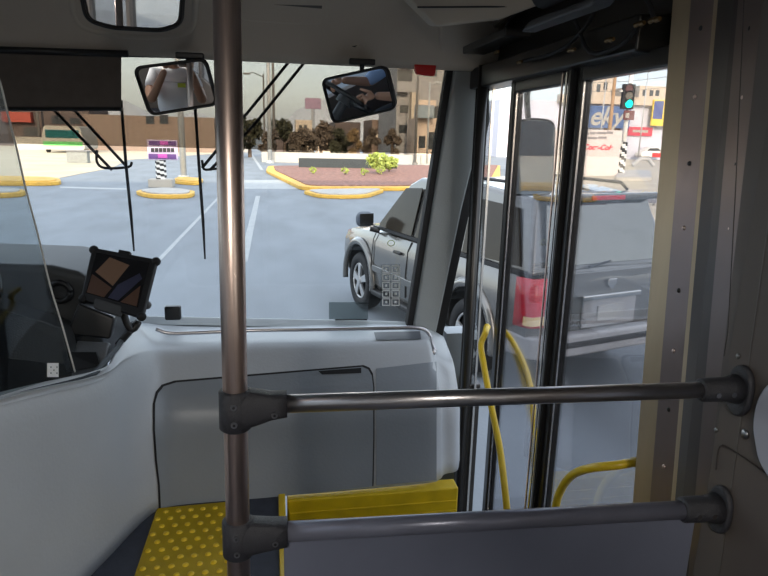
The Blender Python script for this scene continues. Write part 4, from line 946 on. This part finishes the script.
# ---- exterior mirror
r = root('exterior_mirror', 'large black framed exterior mirror seen through the far door leaf', 'mirror', PX(530, 150, 1.35))
cM = PX(530, 160, 1.35); nM = ((CAM-cM).normalized()+Vector((.05, -1, -.02)).normalized()).normalized()
Q = [PP(x, y, cM, nM) for x, y in ((508, 196), (510, 123), (530, 117), (556, 120), (553, 196))]
b = B(); prism(b, round_poly(Q, .05), -nM*.05); obj('housing', b, m_black, r, bevel=.008)
cc = sum(Q, Vector())/5; b = B(); prism(b, round_poly([q+(cc-q).normalized()*.012+nM*.001 for q in Q], .045), nM*.001); obj('mirror_glass', b, mat('tinted mirror glass', (.36, .43, .46), .02, 1.0, 0.0), r)
b = B(); tube(b, smooth_path([PX(528, 118, 1.38), PX(527, 95, 1.36), PX(530, 70, 1.2), V3(1.0, 2.9, 3.0)], 5), .016, 10); obj('arm', b, m_black, r, True)

# ---- tablet
c = PY(118, 283, 2.30)
TC = [PY(92, 247, 2.42), PY(157, 259, 2.36), PY(142, 318, 2.26), PY(80, 299, 2.30)]
nT = (TC[1]-TC[0]).cross(TC[3]-TC[0]).normalized()
if nT.dot(CAM-c) < 0: nT = -nT
TC = [PP(*p, c, nT) for p in ((92, 247), (157, 259), (142, 318), (80, 299))]
def tl(u, v, off=0): return (TC[0].lerp(TC[1], u)).lerp(TC[3].lerp(TC[2], u), v)+nT*off
r = root('tablet', 'rugged black tablet held on a mount above the dashboard', 'tablet', c)
b = B(); prism(b, round_poly([tl(0, 0), tl(1, 0), tl(1, 1), tl(0, 1)], .02), -nT*.025); obj('case', b, m_black, r, bevel=.005)
b = B(); prism(b, [tl(.09, .09), tl(.90, .09), tl(.90, .86), tl(.07, .86)], nT*.001); scr = obj('screen', b, mat('tablet screen', (.012, .012, .014), .06), r)
b = B(); prism(b, [tl(.30, .13, .0015), tl(.62, .20, .0015), tl(.45, .62, .0015), tl(.14, .45, .0015)], nT*.0004); obj('screen_patch', b, mat('tan screen patch', (.20, .115, .07), .4), scr)  # flat coloured patches laid over the dark screen
b = B(); prism(b, [tl(.10, .50, .0015), tl(.44, .66, .0015), tl(.36, .85, .0015), tl(.08, .85, .0015)], nT*.0004); obj('screen_patch', b, mat('brown screen patch', (.09, .045, .026), .4), scr)
b = B(); prism(b, [tl(.80, .30, .0017), tl(.86, .38, .0017), tl(.58, .84, .0017), tl(.42, .84, .0017), tl(.52, .58, .0017)], nT*.0004); obj('screen_patch', b, mat('indigo screen patch', (.03, .032, .065), .4), scr)
b = B(); prism(b, [tl(.86, .50, .0015), tl(.88, .85, .0015), tl(.62, .85, .0015)], nT*.0004); obj('screen_patch', b, MATS['brown screen patch'], scr)
for u, v in ((0.02, .03), (.98, .03), (.97, .97), (.03, .97)):
    p = tl(u, v, -.010); b = B(); sphere(b, p, .017, 1, 1, 1); obj('corner_bumper', b, m_rubber, r, True)
b = B(); prism(b, round_poly([tl(.22, .90, .001), tl(.66, .90, .001), tl(.66, 1.08, .001), tl(.22, 1.08, .001)], .01), -nT*.022); obj('latch', b, m_dash, r, bevel=.004)
b = B(); prism(b, [tl(.40, -.05, 0), tl(.58, -.05, 0), tl(.58, .02, 0), tl(.40, .02, 0)], -nT*.02); obj('top_clip', b, m_black, r, bevel=.003)
b = B(); tube(b, smooth_path([tl(.5, .6, -.03), PY(125, 318, 2.32), PY(132, 330, 2.32), PY(138, 322, 2.34), PY(118, 345, 2.34)], 4), .013, 10); obj('mount_arm', b, m_black, r, True)
b = B(); sphere(b, PY(147, 305, 2.30), .016); obj('side_knob', b, m_dash2, r, True)

# ================================================================== PEOPLE (seen in the mirrors)
m_skin = mat('skin', (.42, .23, .15), .5, 0, .05); m_hair = mat('dark hair', (.015, .011, .009), .6, 0, .3, 40)
m_shirt = mat('white t-shirt', (.78, .79, .82), .85, 0, .04, 8, .4); m_blues = mat('light blue shirt', (.30, .42, .65), .85, 0, .05, 8, .4); m_trous = mat('dark trousers', (.03, .035, .05), .85)
def skinned(name, V, E_, Rr, m, parent, rootv=0, sub=2):
    me = bpy.data.meshes.new(name); base = wloc(parent); me.from_pydata([tuple(Vector(v)-base) for v in V], E_, [])
    o = link(name, me, m, parent); s = o.modifiers.new('skin', 'SKIN'); s.use_smooth_shade = True
    for i, sv in enumerate(me.skin_vertices[0].data):
        rr = Rr[i]; sv.radius = rr if isinstance(rr, tuple) else (rr, rr); sv.use_root = (i == rootv)
    u = o.modifiers.new('sub', 'SUBSURF'); u.levels = sub; u.render_levels = sub; return o
def hand(parent, wrist, d, up, grip=.5, side=1):
    """palm and five curled fingers; d = direction of the fingers, up = back of the hand"""
    d = Vector(d).normalized(); up = (Vector(up)-d*Vector(up).dot(d)).normalized(); s = d.cross(up)*side; w_ = Vector(wrist)
    V = [w_, w_+d*.045, w_+d*.085]; E_ = [(0, 1), (1, 2)]; R_ = [(.024, .022), (.036, .016), (.036, .014)]
    for k, (off, ln) in enumerate(((-.030, .068), (-.010, .076), (.010, .072), (.029, .056))):
        i0 = len(V); p = w_+d*.085+s*off; V.append(p); E_.append((2, i0)); R_.append(.0105); ang = 0
        for q in range(3):
            ang += grip; p = p+(d*math.cos(ang)-up*math.sin(ang))*ln*(.42, .32, .26)[q]; V.append(p); E_.append((len(V)-2, len(V)-1)); R_.append((.0095, .0088, .0075)[q])
    i0 = len(V); p = w_+d*.03-s*.034; V.append(p); E_.append((1, i0)); R_.append(.013)
    for q in range(2): p = p+(d*.7-s*.6-up*.5*grip).normalized()*.034; V.append(p); E_.append((len(V)-2, len(V)-1)); R_.append((.011, .009)[q])
    return skinned('hand', V, E_, R_, m_skin, parent)
def head(parent, c, face):
    c = Vector(c); f_ = Vector(face).normalized(); s = f_.cross(V3(0, 0, 1)).normalized(); u = s.cross(f_)
    mt = Matrix((s, f_, u)).transposed().to_4x4(); mt.translation = c
    b = B(); bmesh.ops.create_uvsphere(b, u_segments=24, v_segments=16, radius=.1)
    for v in b.verts:
        x, y, z = v.co; v.co = Vector((x*.76*(1-.25*max(0, -z/.1)), y*.95+(.012 if z < -.03 and y > 0 else 0), z*1.18))
        if y > .07 and -.04 < z < .02 and abs(x) < .025: v.co.y += .018
    b.transform(mt); h = obj('head', b, m_skin, parent, True)
    b = B(); bmesh.ops.create_uvsphere(b, u_segments=24, v_segments=16, radius=.107)
    bmesh.ops.delete(b, geom=[v for v in b.verts if v.co.z < -.02 or (v.co.y > .04 and v.co.z < .055)], context='VERTS')
    for v in b.verts: v.co.x *= .8; v.co.z *= 1.18; v.co.y *= .98
    b.transform(mt); obj('hair', b, m_hair, h, True)
    for sg in (-1, 1):
        b = B(); sphere(b, V3(.032*sg, .084, .005), .010); b.transform(mt); obj('eye', b, mat('eye white', (.7, .7, .7), .2), h, True)
        b = B(); sphere(b, V3(.032*sg, .0925, .005), .0045); b.transform(mt); obj('iris', b, m_hair, h, True)
        b = B(); sphere(b, V3(.077*sg, 0, -.005), .022, .35, .7, 1.2); b.transform(mt); obj('ear', b, m_skin, h, True)
    b = B(); tube(b, [V3(-.022, .088, -.055), V3(0, .094, -.053), V3(.022, .088, -.055)], .005, 8); b.transform(mt); obj('mouth', b, mat('lips', (.35, .12, .1), .5), h, True)
    return h
# photographer
P0 = root('person', 'person in a white t-shirt standing with a phone raised, seen in the left mirror', 'person', (0, -.42, FZ))
yb = -.42
V = [(0, yb, 2.02), (0, yb, 2.18), (0, yb+.01, 2.34), (0, yb, 2.42), (.13, yb, 2.39), (-.13, yb, 2.39), (.20, yb+.10, 2.27), (-.20, yb+.10, 2.27)]
skinned('t_shirt', V, [(0, 1), (1, 2), (2, 3), (3, 4), (3, 5), (4, 6), (5, 7)], [(.155, .105), (.15, .10), (.165, .11), (.07, .07), (.075, .08), (.075, .08), (.062, .062), (.062, .062)], m_shirt, P0)
V = [(0, yb, 2.36), (0, yb+.02, 2.50), (0, yb, 2.02), (.20, yb+.10, 2.27), (-.20, yb+.10, 2.27), (.21, yb+.20, 2.20), (-.21, yb+.20, 2.20), (.10, yb+.34, 2.47), (-.10, yb+.34, 2.47), (.14, yb, 2.38), (-.14, yb, 2.38)]
skinned('body', V, [(2, 0), (0, 1), (0, 9), (0, 10), (9, 3), (10, 4), (3, 5), (4, 6), (5, 7), (6, 8)], [(.06, .06), (.052, .052), (.12, .09), (.048, .048), (.048, .048), (.042, .042), (.042, .042), (.026, .026), (.026, .026), (.05, .05), (.05, .05)], m_skin, P0, 2)
V = [(0, yb, 2.06), (.09, yb, 1.98), (-.09, yb, 1.98), (.10, yb+.02, 1.62), (-.10, yb+.02, 1.62), (.10, yb-.01, 1.24), (-.10, yb-.01, 1.24)]
skinned('trousers', V, [(0, 1), (0, 2), (1, 3), (2, 4), (3, 5), (4, 6)], [(.15, .11), (.095, .095), (.095, .095), (.068, .068), (.068, .068), (.05, .05), (.05, .05)], m_trous, P0)
for sg in (-1, 1):
    b = B(); sphere(b, V3(.10*sg, yb+.05, FZ+.045), .05, 1, 2.4, .9); obj('shoe', b, m_black, P0, True)
head(P0, (0, yb+.02, 2.62), (0, 1, -.15))
hand(P0, (.10, yb+.34, 2.47), (-.1, .15, 1), (.6, -.6, 0), .5, 1); hand(P0, (-.10, yb+.34, 2.47), (.1, .15, 1), (-.6, -.6, 0), .5, -1)
b = B(); prism(b, [V3(.015, yb+.08+.07, 2.32), V3(.06, yb+.15, 2.325), V3(.06, yb+.15, 2.345), V3(.015, yb+.15, 2.34)], V3(0, .003, 0)); 
b.free()
b = B(); box(b, (.02, yb+.113, 2.30), (.085, yb+.121, 2.335)); obj('chest_print', b, mat('lime chest print', (.45, .55, .05), .6), P0)
b = B(); box(b, (-.075, -.030, 2.515), (.075, -.020, 2.585)); tag(obj('phone', b, m_black, bevel=.004), 'black phone held up by the person in the white t-shirt', 'phone')
# driver
Pd = root('person', 'seated driver in a light blue shirt holding the steering wheel, at the left edge', 'person', (-1.14, 1.35, 1.6))
dx = -1.11
V = [(dx, 1.35, 1.68), (dx, 1.34, 1.90), (dx, 1.38, 2.10), (dx, 1.40, 2.18), (dx+.16, 1.40, 2.15), (dx-.16, 1.40, 2.15), (dx+.22, 1.58, 1.98), (dx-.22, 1.58, 1.98), (dx+.22, 1.76, 1.95), (dx-.22, 1.76, 1.95)]
skinned('shirt', V, [(0, 1), (1, 2), (2, 3), (3, 4), (3, 5), (4, 6), (5, 7), (6, 8), (7, 9)], [(.17, .13), (.165, .12), (.17, .12), (.07, .07), (.075, .08), (.075, .08), (.058, .058), (.058, .058), (.05, .05), (.05, .05)], m_blues, Pd)
wc = PY(-5, 289, 2.06)-V3(.215, 0, .03)
hR = wc+V3(.215, -.01, .03); hL = wc+V3(-.215, -.01, .03)
V = [(dx, 1.39, 2.14), (dx, 1.42, 2.30), (dx+.15, 1.40, 2.14), (dx-.15, 1.40, 2.14), (dx+.22, 1.58, 1.98), (dx-.22, 1.58, 1.98), (dx+.23, 1.70, 1.93), (dx-.23, 1.70, 1.93), (hR.x, hR.y-.09, hR.z), (hL.x, hL.y-.09, hL.z)]
skinned('body', V, [(0, 1), (0, 2), (0, 3), (2, 4), (3, 5), (4, 6), (5, 7), (6, 8), (7, 9)], [.055, .05, .05, .05, .045, .045, .04, .04, .026, .026], m_skin, Pd)
V = [(dx, 1.33, 1.70), (dx+.10, 1.40, 1.66), (dx-.10, 1.40, 1.66), (dx+.13, 1.80, 1.70), (dx-.13, 1.80, 1.70), (dx+.13, 1.98, 1.28), (dx-.13, 1.98, 1.28)]
skinned('trousers', V, [(0, 1), (0, 2), (1, 3), (2, 4), (3, 5), (4, 6)], [(.14, .14), .09, .09, .07, .07, .05, .05], m_trous, Pd)
for sg in (-1, 1):
    b = B(); sphere(b, V3(dx+.13*sg, 2.04, FZ+.05), .05, 1, 2.2, .9); obj('shoe', b, m_black, Pd, True)
head(Pd, (dx, 1.43, 2.41), (.1, 1, -.05))
hand(Pd, (hR.x, hR.y-.09, hR.z), (-.1, 1, .1), (.8, 0, .5), .75, 1); hand(Pd, (hL.x, hL.y-.09, hL.z), (.1, 1, .1), (-.8, 0, .5), .75, -1)
# steering wheel
r = root('steering_wheel', 'dark steering wheel held by the driver at the left edge', 'steering wheel', wc)
tilt = Matrix.Rotation(math.radians(-38), 3, 'X')
def wl(x, y, z=0): return wc+tilt @ V3(x, z, y)
b = B(); tube(b, [wl(math.cos(t)*.215, math.sin(t)*.215) for t in [2*math.pi*k/48 for k in range(49)]], .015, 12); obj('rim', b, m_black, r, True)
for a_ in (200, 340, 270):
    t = math.radians(a_); b = B(); tube(b, [wl(0, 0, .02), wl(math.cos(t)*.21, math.sin(t)*.21)], [.022, .012], 8); obj('spoke', b, m_dash, r, True)
b = B(); tube(b, [wl(0, 0, .05), wl(0, 0, -.02)], [.06, .05], 20); obj('hub', b, m_dash, r)
b = B(); tube(b, [wl(0, 0, .05), wl(0, 0, .42)], .035, 12); obj('column', b, m_dash, r)
# driver seat
r = root('driver_seat', 'dark cushioned driver seat behind the pale partition', 'seat', (dx, 1.3, FZ))
b = B(); box(b, (dx-.24, 1.16, 1.46), (dx+.17, 1.62, 1.58)); obj('cushion', b, m_dash, r, bevel=.04, seg=3)
b = B(); box(b, (dx-.26, 1.04, 1.55), (dx+.14, 1.16, 2.25)); obj('backrest', b, m_dash, r, bevel=.04, seg=3)
b = B(); box(b, (dx-.15, 1.2, FZ), (dx+.15, 1.5, 1.46)); obj('pedestal', b, m_black, r, bevel=.02)
